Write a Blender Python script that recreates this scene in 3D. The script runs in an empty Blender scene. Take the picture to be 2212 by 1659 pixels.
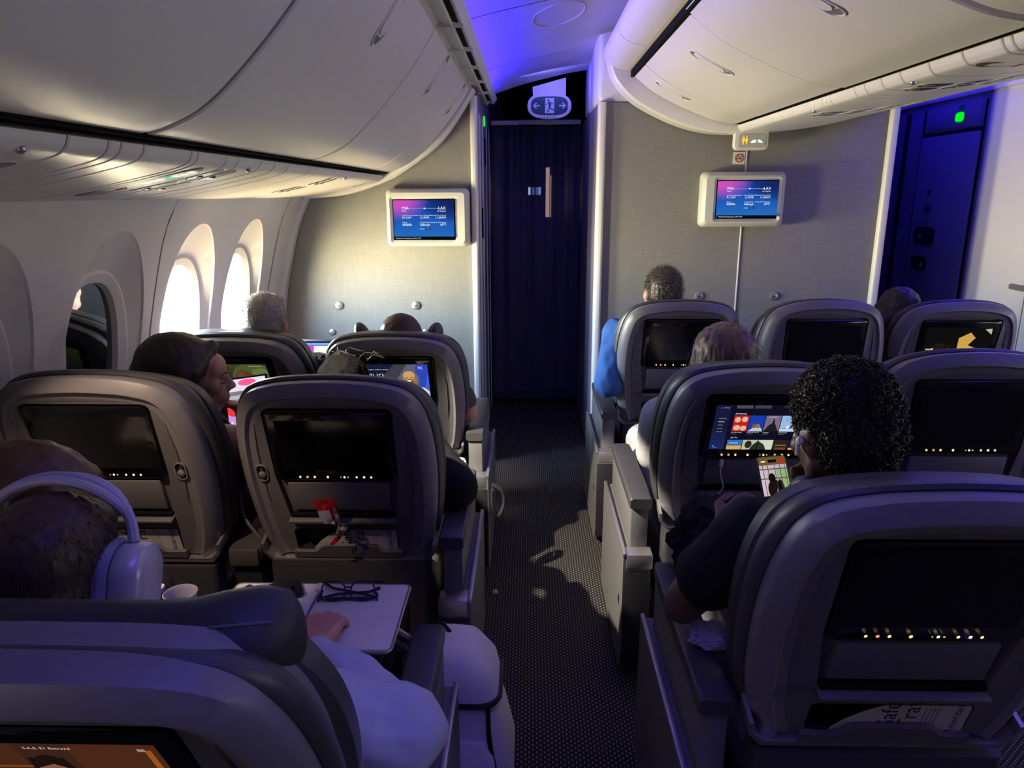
import bpy, bmesh, math, random
from mathutils import Vector, Matrix, Euler, noise
from math import sin, cos, pi
V = Vector
R = math.radians
SC = bpy.context.scene
C = SC.collection
rnd = random.Random(7)

# ------------------------------------------------------------------ camera, world, lights, exposure
cam_d = bpy.data.cameras.new('camera')
cam = bpy.data.objects.new('camera', cam_d)
C.objects.link(cam)
cam_d.sensor_fit = 'HORIZONTAL'
cam_d.sensor_width = 36.0
cam_d.lens = 1560.0 / 2212.0 * 36.0
cam_d.clip_start = 0.02
yc = V((36.0, 409.5, -1560.0)).normalized()          # the cabin axis seen in the camera's frame
zc = V((-20.0, 6015.0, 1560.0)); zc = (zc - yc * zc.dot(yc)).normalized()
xc = yc.cross(zc)
m3 = Matrix((xc, yc, zc))
cam.matrix_world = Matrix.Translation((0, 0, 1.6)) @ m3.to_4x4()
SC.camera = cam

SC.view_settings.view_transform = 'Standard'
SC.view_settings.look = 'None'
SC.view_settings.gamma = 1.0
SC.view_settings.exposure = 0.0
SC.view_settings.use_curve_mapping = False
SC.cycles.use_denoising = True
SC.cycles.max_bounces = 10
SC.cycles.diffuse_bounces = 6
SC.cycles.sample_clamp_indirect = 6.0

# daylight outside: blue-white sky over a bright cloud deck
W = bpy.data.worlds.new('daylight'); SC.world = W; W.use_nodes = True
nt = W.node_tree; nt.nodes.clear()
wo = nt.nodes.new('ShaderNodeOutputWorld'); bg = nt.nodes.new('ShaderNodeBackground')
tc = nt.nodes.new('ShaderNodeTexCoord'); sp = nt.nodes.new('ShaderNodeSeparateXYZ')
mr = nt.nodes.new('ShaderNodeMapRange'); rp = nt.nodes.new('ShaderNodeValToRGB')
mr.inputs[1].default_value = -0.6; mr.inputs[2].default_value = 0.6
nt.links.new(tc.outputs['Generated'], sp.inputs[0]); nt.links.new(sp.outputs[2], mr.inputs[0])
nt.links.new(mr.outputs[0], rp.inputs[0]); nt.links.new(rp.outputs[0], bg.inputs[0]); nt.links.new(bg.outputs[0], wo.inputs[0])
rp.color_ramp.elements[0].position = 0.0; rp.color_ramp.elements[0].color = (0.26, 0.20, 0.10, 1)
e = rp.color_ramp.elements.new(0.17); e.color = (1.0, 0.82, 0.40, 1)
rp.color_ramp.elements[1].position = 1.0; rp.color_ramp.elements[1].color = (0.07, 0.13, 0.27, 1)
e = rp.color_ramp.elements.new(0.47); e.color = (1.0, 0.90, 0.58, 1)
e = rp.color_ramp.elements.new(0.56); e.color = (0.40, 0.52, 0.66, 1)
WORLD_STRENGTH = 280.0
bg.inputs[1].default_value = WORLD_STRENGTH

def area(name, loc, look, sx, sy, power, col, portal=False):
    d = bpy.data.lights.new(name, 'AREA'); d.shape = 'RECTANGLE'; d.size = sx; d.size_y = sy
    d.energy = power; d.color = col
    o = bpy.data.objects.new(name, d); C.objects.link(o)
    o.location = loc
    o.rotation_euler = (V(look) - V(loc)).to_track_quat('-Z', 'Y').to_euler()
    if portal: d.cycles.is_portal = True
    return o

WIN_Y = [1.75, 2.35, 2.95, 3.54]        # window centres along the left wall
for wy in WIN_Y[2:]:
    area('window_daylight', (-1.60, wy, 1.085), (0, wy, 1.085), 0.36, 0.56, 1, (1, 1, 1), portal=True)
MOOD = (0.03, 0.012, 1.0)
# mood lighting: LED coves along the bin tops washing the ceilings above both aisles
def cove(name, x0, x1, z0, power, y0, y1, tx, tz, spread=165):
    n = 3
    for i in range(n):
        ya = y0 + (y1 - y0) * (i + .5) / n
        o = area(name, (x0, ya, z0), (tx, ya, tz), 0.05, (y1 - y0) / n, power * (y1 - y0) / n, MOOD); o.data.spread = R(spread)
        dz_ = -(V((tx, 0, tz)) - V((x0, 0, z0))).normalized(); dy_ = V((0, 1, 0)); dx_ = dy_.cross(dz_)
        o.rotation_euler = Matrix((dx_, dy_, dz_)).transposed().to_euler()      # the strip runs along the aisle
cove('ceiling_cove_and_fill', -0.262, 0, 2.208, 10.0, -1.2, 4.88, 0.20, 2.47, 118)
cove('ceiling_cove_and_fill', 2.57, 0, 2.20, 17.0, 0.0, 5.6, 2.45, 2.7)
# added violet fill light, out of view above the near rows
wash = area('ceiling_fill', (0.08, 0.30, 2.315), (0.05, 0.55, 0), 0.26, 2.5, 7, (0.22, 0.15, 0.95)); wash.data.spread = R(92)
# reading lamp above the window seat of row 9
r2 = bpy.data.lights.new('reading_lamp_beam', 'SPOT'); r2.energy = 40; r2.color = (1.0, 0.72, 0.50); r2.spot_size = R(60); r2.spot_blend = .5; r2.shadow_soft_size = .02
r2o = bpy.data.objects.new('reading_lamp_beam', r2); C.objects.link(r2o); r2o.location = (-1.0, 1.20, 1.615)
r2o.rotation_euler = (V((-1.0, 1.62, 0.75)) - r2o.location).to_track_quat('-Z', 'Y').to_euler()
# added fill on both sides, out of view, with no windows built there
for wy in (-0.35, -0.95): area('window_daylight', (-1.36, wy, 1.10), (0.8, wy + .6, 1.3), 0.28, 0.46, 1.6, (1.0, 0.90, 0.78))
for wy in (0.2, 1.4, 2.6): area('window_daylight', (3.88, wy, 1.10), (2.0, wy, 1.35), 0.28, 0.46, 8.5, (1.0, 0.93, 0.86))
area('ceiling_cove_and_fill', (0.12, 4.72, 2.31), (0.13, 5.3, 1.9), 0.4, 0.05, 1.3, (0.22, 0.19, 1.0))  # added fill for the exit sign and curtain, facing away from view
# the lit reading lamp in the service panel above row 8
rl = bpy.data.lights.new('reading_lamp_beam', 'SPOT'); rl.energy = 370; rl.color = (1.0, 0.90, 0.72)
rl.spot_size = R(47); rl.spot_blend = 0.2; rl.shadow_soft_size = 0.012
rlo = bpy.data.objects.new('reading_lamp_beam', rl); C.objects.link(rlo)
rlo.location = (-0.86, 2.0, 1.625)
rlo.rotation_euler = (V((0.25, 2.55, 0.0)) - rlo.location).to_track_quat('-Z', 'Y').to_euler()

# ------------------------------------------------------------------ materials
def s2l(c):
    return tuple((x / 12.92 if x <= 0.04045 else ((x + 0.055) / 1.055) ** 2.4) for x in c)
def rgb(r, g, b):
    return s2l((r / 255., g / 255., b / 255.))
MATS = {}
def mat(name, col, rough=0.5, metal=0.0, noise_amt=0.0, nscale=40.0, bump=0.0, bscale=200.0, spec=0.5, sss=0.0, sheen=0.0, stretch=None, coat=0.0):
    if name in MATS: return MATS[name]
    m = bpy.data.materials.new(name); m.use_nodes = True; MATS[name] = m
    t = m.node_tree; b = t.nodes['Principled BSDF']
    b.inputs['Base Color'].default_value = (*col, 1); b.inputs['Roughness'].default_value = rough
    b.inputs['Metallic'].default_value = metal; b.inputs['Specular IOR Level'].default_value = spec
    if sss: b.inputs['Subsurface Weight'].default_value = sss; b.inputs['Subsurface Radius'].default_value = (.01, .004, .002)
    if sheen: b.inputs['Sheen Weight'].default_value = sheen
    if coat: b.inputs['Coat Weight'].default_value = coat
    c = t.nodes.new('ShaderNodeTexCoord'); mp = t.nodes.new('ShaderNodeMapping')
    t.links.new(c.outputs['Object'], mp.inputs[0])
    if stretch: mp.inputs['Scale'].default_value = stretch
    if noise_amt:
        n = t.nodes.new('ShaderNodeTexNoise'); n.inputs['Scale'].default_value = nscale; n.inputs['Detail'].default_value = 5
        mx = t.nodes.new('ShaderNodeMix'); mx.data_type = 'RGBA'
        mx.inputs[6].default_value = (*[x * (1 - noise_amt) for x in col], 1); mx.inputs[7].default_value = (*[min(1, x * (1 + noise_amt)) for x in col], 1)
        t.links.new(mp.outputs[0], n.inputs[0]); t.links.new(n.outputs[0], mx.inputs[0]); t.links.new(mx.outputs[2], b.inputs['Base Color'])
    if bump:
        n2 = t.nodes.new('ShaderNodeTexNoise'); n2.inputs['Scale'].default_value = bscale; n2.inputs['Detail'].default_value = 4
        bp = t.nodes.new('ShaderNodeBump'); bp.inputs['Strength'].default_value = bump; bp.inputs['Distance'].default_value = 0.002
        t.links.new(mp.outputs[0], n2.inputs[0]); t.links.new(n2.outputs[0], bp.inputs['Height']); t.links.new(bp.outputs[0], b.inputs['Normal'])
    return m
def emat(col, strength=1.0):
    key = 'glow_%02x%02x%02x_%.2f' % (int(col[0]), int(col[1]), int(col[2]), strength)
    if key in MATS: return MATS[key]
    m = bpy.data.materials.new(key); m.use_nodes = True; MATS[key] = m
    t = m.node_tree; t.nodes.clear()
    o = t.nodes.new('ShaderNodeOutputMaterial'); e_ = t.nodes.new('ShaderNodeEmission')
    e_.inputs[0].default_value = (*rgb(*col), 1); e_.inputs[1].default_value = strength
    t.links.new(e_.outputs[0], o.inputs[0])
    return m

M_SHELL = mat('satin_grey_shell', (.15, .145, .152), .40, noise_amt=.06, nscale=60, bump=.15, bscale=900)
M_PANEL = mat('grey_seat_panel', (.10, .096, .10), .5, noise_amt=.06, nscale=60, bump=.2, bscale=1200)
M_DARK = mat('black_plastic', (.012, .012, .014), .5)
M_SHROUD = mat('charcoal_shroud', (.035, .034, .038), .55, noise_amt=.1)
M_LEATHER = mat('dark_leather', (.045, .044, .047), .42, noise_amt=.12, nscale=30, bump=.25, bscale=260)
M_SEAM = mat('stitched_seam', (.10, .10, .11), .6)
M_METAL = mat('brushed_aluminium', (.46, .44, .46), .38, metal=.85, noise_amt=.06, nscale=80)
M_SIDE = mat('grey_console_panel', (.125, .122, .12), .45, noise_amt=.05)
M_GLASS = mat('black_screen_glass', (.004, .004, .005), .10, spec=.5)
M_SCREEN = mat('dark_display', (.006, .006, .007), .14, spec=.5)
M_BIN = mat('cream_bin_plastic', (.70, .685, .64), .42, noise_amt=.03, nscale=20, bump=.1, bscale=700)
M_PSU = mat('service_panel_plastic', (.68, .665, .62), .38, noise_amt=.03, nscale=20)
M_WALL = mat('sidewall_plastic', (.64, .62, .605), .5, noise_amt=.03, nscale=12, bump=.08, bscale=800)
M_CEIL = mat('ceiling_panel', (.46, .455, .48), .55, noise_amt=.02, nscale=10)
M_WHITE = mat('white_trim_plastic', (.68, .67, .65), .4)
M_GREYSEAM = mat('seam_line', (.16, .15, .14), .7)
M_BLACK = mat('matt_black', (.004, .004, .004), .9, spec=.1)
M_TRAY = mat('tray_grey', (.60, .575, .565), .5, noise_amt=.03)
M_PAPER = mat('card_paper', (.42, .38, .40), .6, noise_amt=.03)
M_INK = mat('printed_ink', (.012, .012, .016), .6)
M_DIM_WALL = mat('dark_and_shaded_panel', (.16, .15, .22), .5, noise_amt=.04)  # dark wall panels; also holds the shade put on pale walls

def fabric_mat():
    m = bpy.data.materials.new('woven_bulkhead_fabric'); m.use_nodes = True
    t = m.node_tree; b = t.nodes['Principled BSDF']; b.inputs['Roughness'].default_value = .5
    c = t.nodes.new('ShaderNodeTexCoord')
    outs = []
    for sc in ((9, 1, 420), (420, 1, 9)):
        mp = t.nodes.new('ShaderNodeMapping'); mp.inputs['Scale'].default_value = sc
        n = t.nodes.new('ShaderNodeTexNoise'); n.inputs['Scale'].default_value = 1.0; n.inputs['Detail'].default_value = 4; n.inputs['Roughness'].default_value = .65
        t.links.new(c.outputs['Object'], mp.inputs[0]); t.links.new(mp.outputs[0], n.inputs[0]); outs.append(n.outputs[0])
    ad = t.nodes.new('ShaderNodeMath'); ad.operation = 'ADD'
    t.links.new(outs[0], ad.inputs[0]); t.links.new(outs[1], ad.inputs[1])
    cr = t.nodes.new('ShaderNodeValToRGB'); cr.color_ramp.elements[0].position = .30; cr.color_ramp.elements[1].position = .70
    cr.color_ramp.elements[0].color = (.152, .149, .129, 1); cr.color_ramp.elements[1].color = (.252, .247, .217, 1)
    hf = t.nodes.new('ShaderNodeMath'); hf.operation = 'MULTIPLY'; hf.inputs[1].default_value = .5
    t.links.new(ad.outputs[0], hf.inputs[0]); t.links.new(hf.outputs[0], cr.inputs[0]); t.links.new(cr.outputs[0], b.inputs['Base Color'])
    bp = t.nodes.new('ShaderNodeBump'); bp.inputs['Strength'].default_value = .35; bp.inputs['Distance'].default_value = .002
    t.links.new(ad.outputs[0], bp.inputs['Height']); t.links.new(bp.outputs[0], b.inputs['Normal'])
    return m
M_FABRIC = fabric_mat()

def carpet_mat():
    m = bpy.data.materials.new('dotted_rib_carpet'); m.use_nodes = True
    t = m.node_tree; b = t.nodes['Principled BSDF']; b.inputs['Roughness'].default_value = .9; b.inputs['Specular IOR Level'].default_value = .15
    c = t.nodes.new('ShaderNodeTexCoord'); s = t.nodes.new('ShaderNodeSeparateXYZ'); t.links.new(c.outputs['Object'], s.inputs[0])
    def mth(op, a, b_=None):
        n = t.nodes.new('ShaderNodeMath'); n.operation = op
        for i, x in enumerate((a, b_)):
            if x is None: continue
            if isinstance(x, (int, float)): n.inputs[i].default_value = x
            else: t.links.new(x, n.inputs[i])
        return n.outputs[0]
    u = mth('MULTIPLY', s.outputs[0], 1 / .0115); fu = mth('FRACT', u); par = mth('MULTIPLY', mth('MODULO', mth('FLOOR', u), 2.0), .5)
    v = mth('FRACT', mth('ADD', mth('MULTIPLY', s.outputs[1], 1 / .019), par))
    du = mth('ABSOLUTE', mth('SUBTRACT', fu, .5)); dv = mth('ABSOLUTE', mth('SUBTRACT', v, .5))
    d = mth('ADD', mth('MULTIPLY', mth('POWER', du, 2.0), 7.0), mth('MULTIPLY', mth('POWER', dv, 2.0), 9.0))
    dot = mth('LESS_THAN', d, .46)
    n = t.nodes.new('ShaderNodeTexNoise'); n.inputs['Scale'].default_value = 260; t.links.new(c.outputs['Object'], n.inputs[0])
    dotn = mth('MULTIPLY', dot, mth('ADD', n.outputs[0], .45))
    mx = t.nodes.new('ShaderNodeMix'); mx.data_type = 'RGBA'
    mx.inputs[6].default_value = (.020, .018, .017, 1); mx.inputs[7].default_value = (.20, .186, .158, 1)
    t.links.new(dotn, mx.inputs[0]); t.links.new(mx.outputs[2], b.inputs['Base Color'])
    bp = t.nodes.new('ShaderNodeBump'); bp.inputs['Strength'].default_value = .5; bp.inputs['Distance'].default_value = .003
    t.links.new(dotn, bp.inputs['Height']); t.links.new(bp.outputs[0], b.inputs['Normal'])
    return m
M_CARPET = carpet_mat()

# ------------------------------------------------------------------ mesh building helpers
TXT = {}
def text_geo(s, size, align='LEFT'):
    k = (s, size, align)
    if k in TXT: return TXT[k]
    cu = bpy.data.curves.new('lettering', 'FONT'); cu.body = s; cu.size = size; cu.align_x = align; cu.resolution_u = 3
    ob = bpy.data.objects.new('lettering', cu); C.objects.link(ob)
    dg = bpy.context.evaluated_depsgraph_get()
    me = bpy.data.meshes.new_from_object(ob.evaluated_get(dg))
    g = ([v.co.copy() for v in me.vertices], [list(p.vertices) for p in me.polygons])
    bpy.data.objects.remove(ob); bpy.data.curves.remove(cu); bpy.data.meshes.remove(me)
    TXT[k] = g
    return g

class MB:
    def __init__(s): s.bm = bmesh.new(); s.mats = []
    def mi(s, m):
        if m not in s.mats: s.mats.append(m)
        return s.mats.index(m)
    def face(s, vs, m):
        try: f = s.bm.faces.new(vs)
        except ValueError: return None
        f.material_index = s.mi(m); f.smooth = True
        return f
    def poly(s, pts, m): return s.face([s.bm.verts.new(p) for p in pts], m)
    def box(s, x0, x1, y0, y1, z0, z1, m, bev=0.0, seg=2, M=None):
        b = bmesh.new()
        bmesh.ops.create_cube(b, size=1.0)
        for v in b.verts: v.co = V(((x0 + x1) / 2 + v.co.x * (x1 - x0), (y0 + y1) / 2 + v.co.y * (y1 - y0), (z0 + z1) / 2 + v.co.z * (z1 - z0)))
        if bev: bmesh.ops.bevel(b, geom=list(b.edges), offset=bev, segments=seg, affect='EDGES', profile=.5)
        s.merge(b, m, M)
    def merge(s, b, m, M=None):
        mp = {}
        for v in b.verts: mp[v] = s.bm.verts.new(M @ v.co if M else v.co)
        i = s.mi(m)
        for f in b.faces:
            try: g = s.bm.faces.new([mp[v] for v in f.verts])
            except ValueError: continue
            g.material_index = i; g.smooth = True
        b.free()
    def loft(s, rings, m, closed=True, cap0=True, cap1=True):
        vr = [[s.bm.verts.new(p) for p in r] for r in rings]
        n = len(rings[0])
        for a, b in zip(vr, vr[1:]):
            for i in range(n if closed else n - 1):
                j = (i + 1) % n
                s.face([a[i], a[j], b[j], b[i]], m)
        if closed and cap0: s.face(vr[0][::-1], m)
        if closed and cap1: s.face(vr[-1], m)
        return vr
    def prism(s, pts, fn, t0, t1, m):
        """polygon pts (a,b) swept from t0 to t1; fn(a,b,t) gives the point"""
        s.loft([[V(fn(a, b, t0)) for a, b in pts], [V(fn(a, b, t1)) for a, b in pts]], m)
    def tube(s, pts, r, m, n=8, closed=False):
        pts = [V(p) for p in pts]; k = len(pts)
        rs = r if isinstance(r, (list, tuple)) else [r] * k
        rings = []; up = V((0, 0, 1)); prev = None
        for i, p in enumerate(pts):
            if closed: d = pts[(i + 1) % k] - pts[i - 1]
            else: d = pts[min(i + 1, k - 1)] - pts[max(i - 1, 0)]
            d = d.normalized() if d.length > 1e-9 else V((0, 1, 0))
            if prev is None:
                a = up if abs(d.z) < .9 else V((1, 0, 0))
                x = d.cross(a).normalized()
            else:
                x = (prev - d * prev.dot(d)); x = x.normalized() if x.length > 1e-6 else d.orthogonal().normalized()
            prev = x; y = d.cross(x)
            rings.append([p + (x * cos(2 * pi * j / n) + y * sin(2 * pi * j / n)) * rs[i] for j in range(n)])
        if closed: rings.append(rings[0])
        s.loft(rings, m, True, not closed, not closed)
    def ell(s, c, rad, m, rot=None, u=20, v=12):
        b = bmesh.new(); bmesh.ops.create_uvsphere(b, u_segments=u, v_segments=v, radius=1)
        rad = V(rad) if hasattr(rad, '__len__') else V((rad,) * 3)
        M = Matrix.Translation(c) @ (rot.to_4x4() if rot else Matrix.Identity(4)) @ Matrix.Diagonal((*rad, 1))
        s.merge(b, m, M)
    def disc(s, c, r, axis, t, m, n=28, bev=.2):
        """short round button: centre, radius, axis vector, thickness"""
        ax = V(axis).normalized(); x = ax.orthogonal().normalized(); y = ax.cross(x); c = V(c)
        rs = []
        for rr, h in ((r, 0), (r, t * (1 - bev)), (r * (1 - bev), t)):
            rs.append([c + ax * h + (x * cos(2 * pi * i / n) + y * sin(2 * pi * i / n)) * rr for i in range(n)])
        s.loft(rs, m)
    def text(s, body, size, M, m, align='LEFT'):
        vs, fs = text_geo(body, size, align)
        nv = [s.bm.verts.new(M @ v) for v in vs]
        for f in fs: s.face([nv[i] for i in f], m)
    def build(s, name, parent=None, angle=38, bevel=None):
        bmesh.ops.recalc_face_normals(s.bm, faces=list(s.bm.faces))
        me = bpy.data.meshes.new(name); s.bm.to_mesh(me); s.bm.free()
        for m in s.mats: me.materials.append(m)
        me.set_sharp_from_angle(angle=R(angle))
        o = bpy.data.objects.new(name, me); C.objects.link(o)
        if parent: o.parent = parent
        return o
def rrect(x0, x1, y0, y1, r, n=5):
    pts = []
    for cx, cy, a0 in ((x1 - r, y0 + r, -90), (x1 - r, y1 - r, 0), (x0 + r, y1 - r, 90), (x0 + r, y0 + r, 180)):
        for i in range(n + 1):
            a = R(a0 + 90 * i / n); pts.append((cx + r * cos(a), cy + r * sin(a)))
    return pts
def crom(pts, n=8, closed=False):
    P = [V(p) for p in pts]; out = []; k = len(P)
    for i in range(k if closed else k - 1):
        if closed: p0, p1, p2, p3 = P[i - 1], P[i], P[(i + 1) % k], P[(i + 2) % k]
        else: p0, p1, p2, p3 = P[max(i - 1, 0)], P[i], P[i + 1], P[min(i + 2, k - 1)]
        for j in range(n):
            t = j / n
            out.append(.5 * ((2 * p1) + (p2 - p0) * t + (2 * p0 - 5 * p1 + 4 * p2 - p3) * t * t + (3 * p1 - p0 - 3 * p2 + p3) * t ** 3))
    if not closed: out.append(P[-1])
    return out
def thing(name, label, cat, loc=(0, 0, 0), rot=(0, 0, 0), group=None):
    o = bpy.data.objects.new(name, None); C.objects.link(o); o.empty_display_size = .05
    o.location = loc; o.rotation_euler = rot; o['label'] = label; o['category'] = cat
    if group: o['group'] = group
    return o
def tag(o, label, cat, group=None):
    o['label'] = label; o['category'] = cat
    if group: o['group'] = group
    return o
def struct(o): o['kind'] = 'structure'; return o
def copy_tree(o, parent=None):
    c = o.copy(); C.objects.link(c); c.parent = parent
    for ch in list(o.children): copy_tree(ch, c)
    return c
def lerp(a, b, t): return a + (b - a) * t
# ------------------------------------------------------------------ the cabin shell
def interp(tab, z):
    if z <= tab[0][0]: return tab[0][1]
    for (a, xa), (b, xb) in zip(tab, tab[1:]):
        if z <= b: return lerp(xa, xb, (z - a) / (b - a))
    return tab[-1][1]
WPROF = [(v.x, v.y) for v in crom([(0, -1.45, 0), (.5, -1.475, 0), (.85, -1.462, 0), (1.0, -1.444, 0), (1.14, -1.416, 0), (1.43, -1.335, 0), (1.58, -1.262, 0), (1.75, -1.15, 0)], 6)]
def xw(z): return interp(WPROF, z)

b = MB(); b.box(-1.6, 3.95, -1.5, 9.0, -.05, 0, M_CARPET); struct(b.build('floor'))
b = MB(); b.box(-1.7, 4.0, -1.6, 9.1, 2.64, 2.7, M_BLACK); struct(b.build('ceiling_upper'))
b = MB(); b.box(-1.7, 4.0, -1.6, -1.5, 0, 2.64, M_DIM_WALL); struct(b.build('wall_back'))
b = MB(); b.box(3.92, 3.98, -1.5, 9.0, 0, 2.64, M_WALL); struct(b.build('wall_right'))
b = MB(); b.box(-1.7, 4.0, 9.0, 9.1, 0, 2.64, M_BLACK); struct(b.build('wall_front'))

# left side wall with recessed window reveals
NB = 72
def contour(cy, cz, a, bt, bb, n):
    out = []
    for i in range(NB):
        t = 2 * pi * i / NB; c, s_ = cos(t), sin(t)
        bz = bt if s_ >= 0 else bb
        k = (abs(c / a) ** n + abs(s_ / bz) ** n) ** (-1 / n)
        out.append((cy + c * k, cz + s_ * k))
    return out
def rect_contour(cy, cz, y0, y1, z0, z1):
    out = []
    for i in range(NB):
        t = 2 * pi * i / NB; c, s_ = cos(t), sin(t)
        k = 1e9
        if c > 1e-6: k = min(k, (y1 - cy) / c)
        if c < -1e-6: k = min(k, (y0 - cy) / c)
        if s_ > 1e-6: k = min(k, (z1 - cz) / s_)
        if s_ < -1e-6: k = min(k, (z0 - cz) / s_)
        out.append((cy + c * k, cz + s_ * k))
    return out
def xo(z): return -1.456 + (z - 1.085) * .13
bays = [1.45, 2.05, 2.65, 3.245, 3.84]
wl = MB()
def strip(mb, y0, y1, z0, z1, m, n=8, off=0.0):
    zs = [lerp(z0, z1, i / n) for i in range(n + 1)]
    mb.loft([[V((xw(z) + off, y0, z)) for z in zs], [V((xw(z) + off, y1, z)) for z in zs]], m, closed=False)
strip(wl, -1.5, 1.45, 0, 1.75, M_WALL, 20); strip(wl, 3.84, 4.2, 0, 1.75, M_WALL, 20)
for k, cy in enumerate(WIN_Y):
    y0, y1 = bays[k], bays[k + 1]
    strip(wl, y0, y1, 0, .45, M_WALL); strip(wl, y0, y1, 1.64, 1.75, M_WALL, 4)
    cz = 1.085
    rect = rect_contour(cy, cz, y0, y1, .45, 1.64)
    # put exact corners in so that neighbouring bays join
    for (py, pz) in ((y0, .45), (y1, .45), (y0, 1.64), (y1, 1.64)):
        j = min(range(NB), key=lambda i: (rect[i][0] - py) ** 2 + (rect[i][1] - pz) ** 2); rect[j] = (py, pz)
    rev = contour(cy + .005, cz, .232, .405, .44, 2.15)
    bez = contour(cy, cz, .182, .272, .272, 2.5)
    rings = []
    for t in (0, .35, .7): rings.append([V((xw(lerp(r[1], q[1], t)), lerp(r[0], q[0], t), lerp(r[1], q[1], t))) for r, q in zip(rect, rev)])
    rings.append([V((xw(q[1]), *q)) for q in rev])
    rings.append([V((xw(lerp(q[1], p[1], .06)) - .008, lerp(q[0], p[0], .06), lerp(q[1], p[1], .06))) for q, p in zip(rev, bez)])
    rings.append([V((xo(p[1]), *p)) for p in bez])
    wl.loft(rings, M_WALL, True, False, False)
for yb_ in bays: strip(wl, yb_ - .06, yb_ + .06, 0, 1.75, M_WALL, 60, -.012)
struct(wl.build('wall_left', angle=24))
M_PANE = bpy.data.materials.new('window_acrylic'); M_PANE.use_nodes = True
t_ = M_PANE.node_tree; t_.nodes.clear()
o_ = t_.nodes.new('ShaderNodeOutputMaterial'); mx_ = t_.nodes.new('ShaderNodeMixShader'); tr_ = t_.nodes.new('ShaderNodeBsdfTransparent'); gl_ = t_.nodes.new('ShaderNodeBsdfGlossy')
gl_.inputs['Roughness'].default_value = .03; mx_.inputs[0].default_value = .06
t_.links.new(tr_.outputs[0], mx_.inputs[1]); t_.links.new(gl_.outputs[0], mx_.inputs[2]); t_.links.new(mx_.outputs[0], o_.inputs[0])
M_DIM = mat('dimmed_window', (.004, .005, .008), .03, spec=1.0, coat=1.0)
for k, cy in enumerate(WIN_Y):
    cz = 1.085
    b = MB()
    bez = contour(cy, cz, .190, .280, .280, 2.5); bz2 = contour(cy, cz, .177, .267, .267, 2.5); opn = contour(cy, cz, .150, .238, .238, 2.6); jam = contour(cy, cz, .146, .234, .234, 2.6)
    f = lambda c, d: [V((xo(p[1]) + d, *p)) for p in c]
    b.loft([f(bez, -.03), f(bez, .0035), f(bz2, .0055), f(opn, -.010), f(jam, -.030), f(jam, -.085)], M_WALL, True, False, False)
    w = struct(b.build('window_%d' % (k + 1), angle=30))
    p = MB(); dp = .030 if k < 2 else .082
    p.loft([f(jam, -dp), f(jam, -dp - .004)], M_DIM if k < 2 else M_PANE); p.build('pane', w)
# panel seams and the frame at the bulkhead
def wall_band(name, y0, y1, z0, z1, off, m):
    b = MB(); n = 24; zs = [lerp(z0, z1, i / n) for i in range(n + 1)]
    rs = [[V((xw(z) + d, y, z)) for z in zs] for y, d in ((y0, -.01), (y0, off * .7), (y0 + .006, off), (y1 - .006, off), (y1, off * .7), (y1, -.01))]
    b.loft(rs, m, closed=False); return struct(b.build(name))
wall_band('trim_1', 2.645, 2.653, .1, 1.62, .0015, M_GREYSEAM)
wall_band('trim_2', 1.446, 1.453, .1, 1.62, .0015, M_GREYSEAM)
wall_band('trim_3', 3.925, 3.928, .1, 1.62, .0015, M_GREYSEAM)
wall_band('trim_4', 4.135, 4.2, 0, 1.70, .028, M_WALL)
b = MB(); b.loft([[V((-1.15, -1.5, 1.75)), V((-.9, -1.5, 2.66))], [V((-1.15, 9, 1.75)), V((-.9, 9, 2.66))]], M_BLACK, closed=False)
b.box(-1.62, -1.60, 4.2, 9, 0, 1.8, M_BLACK); b.box(-1.62, -1.1, 4.2, 9, 1.72, 1.76, M_BLACK); struct(b.build('wall_left_upper'))

# bulkheads
b = MB(); b.box(-1.50, -.318, 4.2, 4.23, 0, 2.3, M_FABRIC); b.box(-1.50, -.318, 4.23, 4.25, 0, 2.6, M_BLACK); struct(b.build('wall_bulkhead_left'))
def post(name, x0, x1, z1, y0=4.165, y1=4.25, m=None, r=.015):
    b = MB(); pr = rrect(x0, x1, y0, y1, r)
    b.loft([[V((x, y, 0)) for x, y in pr], [V((x, y, z1)) for x, y in pr]], m or M_WHITE); return struct(b.build(name))
post('trim_5', -.322, -.284, 2.118)
b = MB()
b.box(-.62, -.286, 4.25, 9.0, 0, 2.5, M_DIM_WALL)
for y in (4.33, 4.42, 4.62, 4.68, 5.05, 5.4): b.box(-.29, -.281, y, y + .012, 0, 2.05, M_WHITE)
b.box(-.29, -.280, 4.50, 4.60, 1.34, 1.52, M_BLACK); b.box(-.29, -.279, 4.86, 4.93, 1.78, 1.95, M_BLACK)
struct(b.build('wall_galley_left'))
b = MB(); b.disc((-.284, 4.80, 2.045), .030, (1, 0, 0), .008, emat((0, 255, 40), 1.6)); b.build('lamp', tag_ := thing('indicator_lamp', 'small glowing green round lamp on the galley wall left of the curtain', 'lamp', (0, 0, 0)))
b = MB(); b.disc((-.287, 4.80, 2.045), .036, (1, 0, 0), .005, M_WHITE); b.build('bezel', tag_)
b = MB(); b.box(.418, 1.965, 4.2, 4.23, 0, 2.082, M_FABRIC); struct(b.build('wall_bulkhead_right'))
post('trim_6', .378, .420, 2.082); post('trim_7', 1.955, 2.0, 2.2)
b = MB(); b.box(1.1955, 1.2045, 4.194, 4.2, 0, 2.05, M_WHITE, .002); struct(b.build('trim_8'))
b = MB(); b.box(.385, 1.99, 4.23, 9.0, 0, 2.09, M_DIM_WALL); struct(b.build('wall_galley_right'))
b = MB(); b.box(.375, 2.0, 4.195, 5.15, 2.082, 2.62, M_WHITE, .03, 4); struct(b.build('trim_9'))

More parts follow.
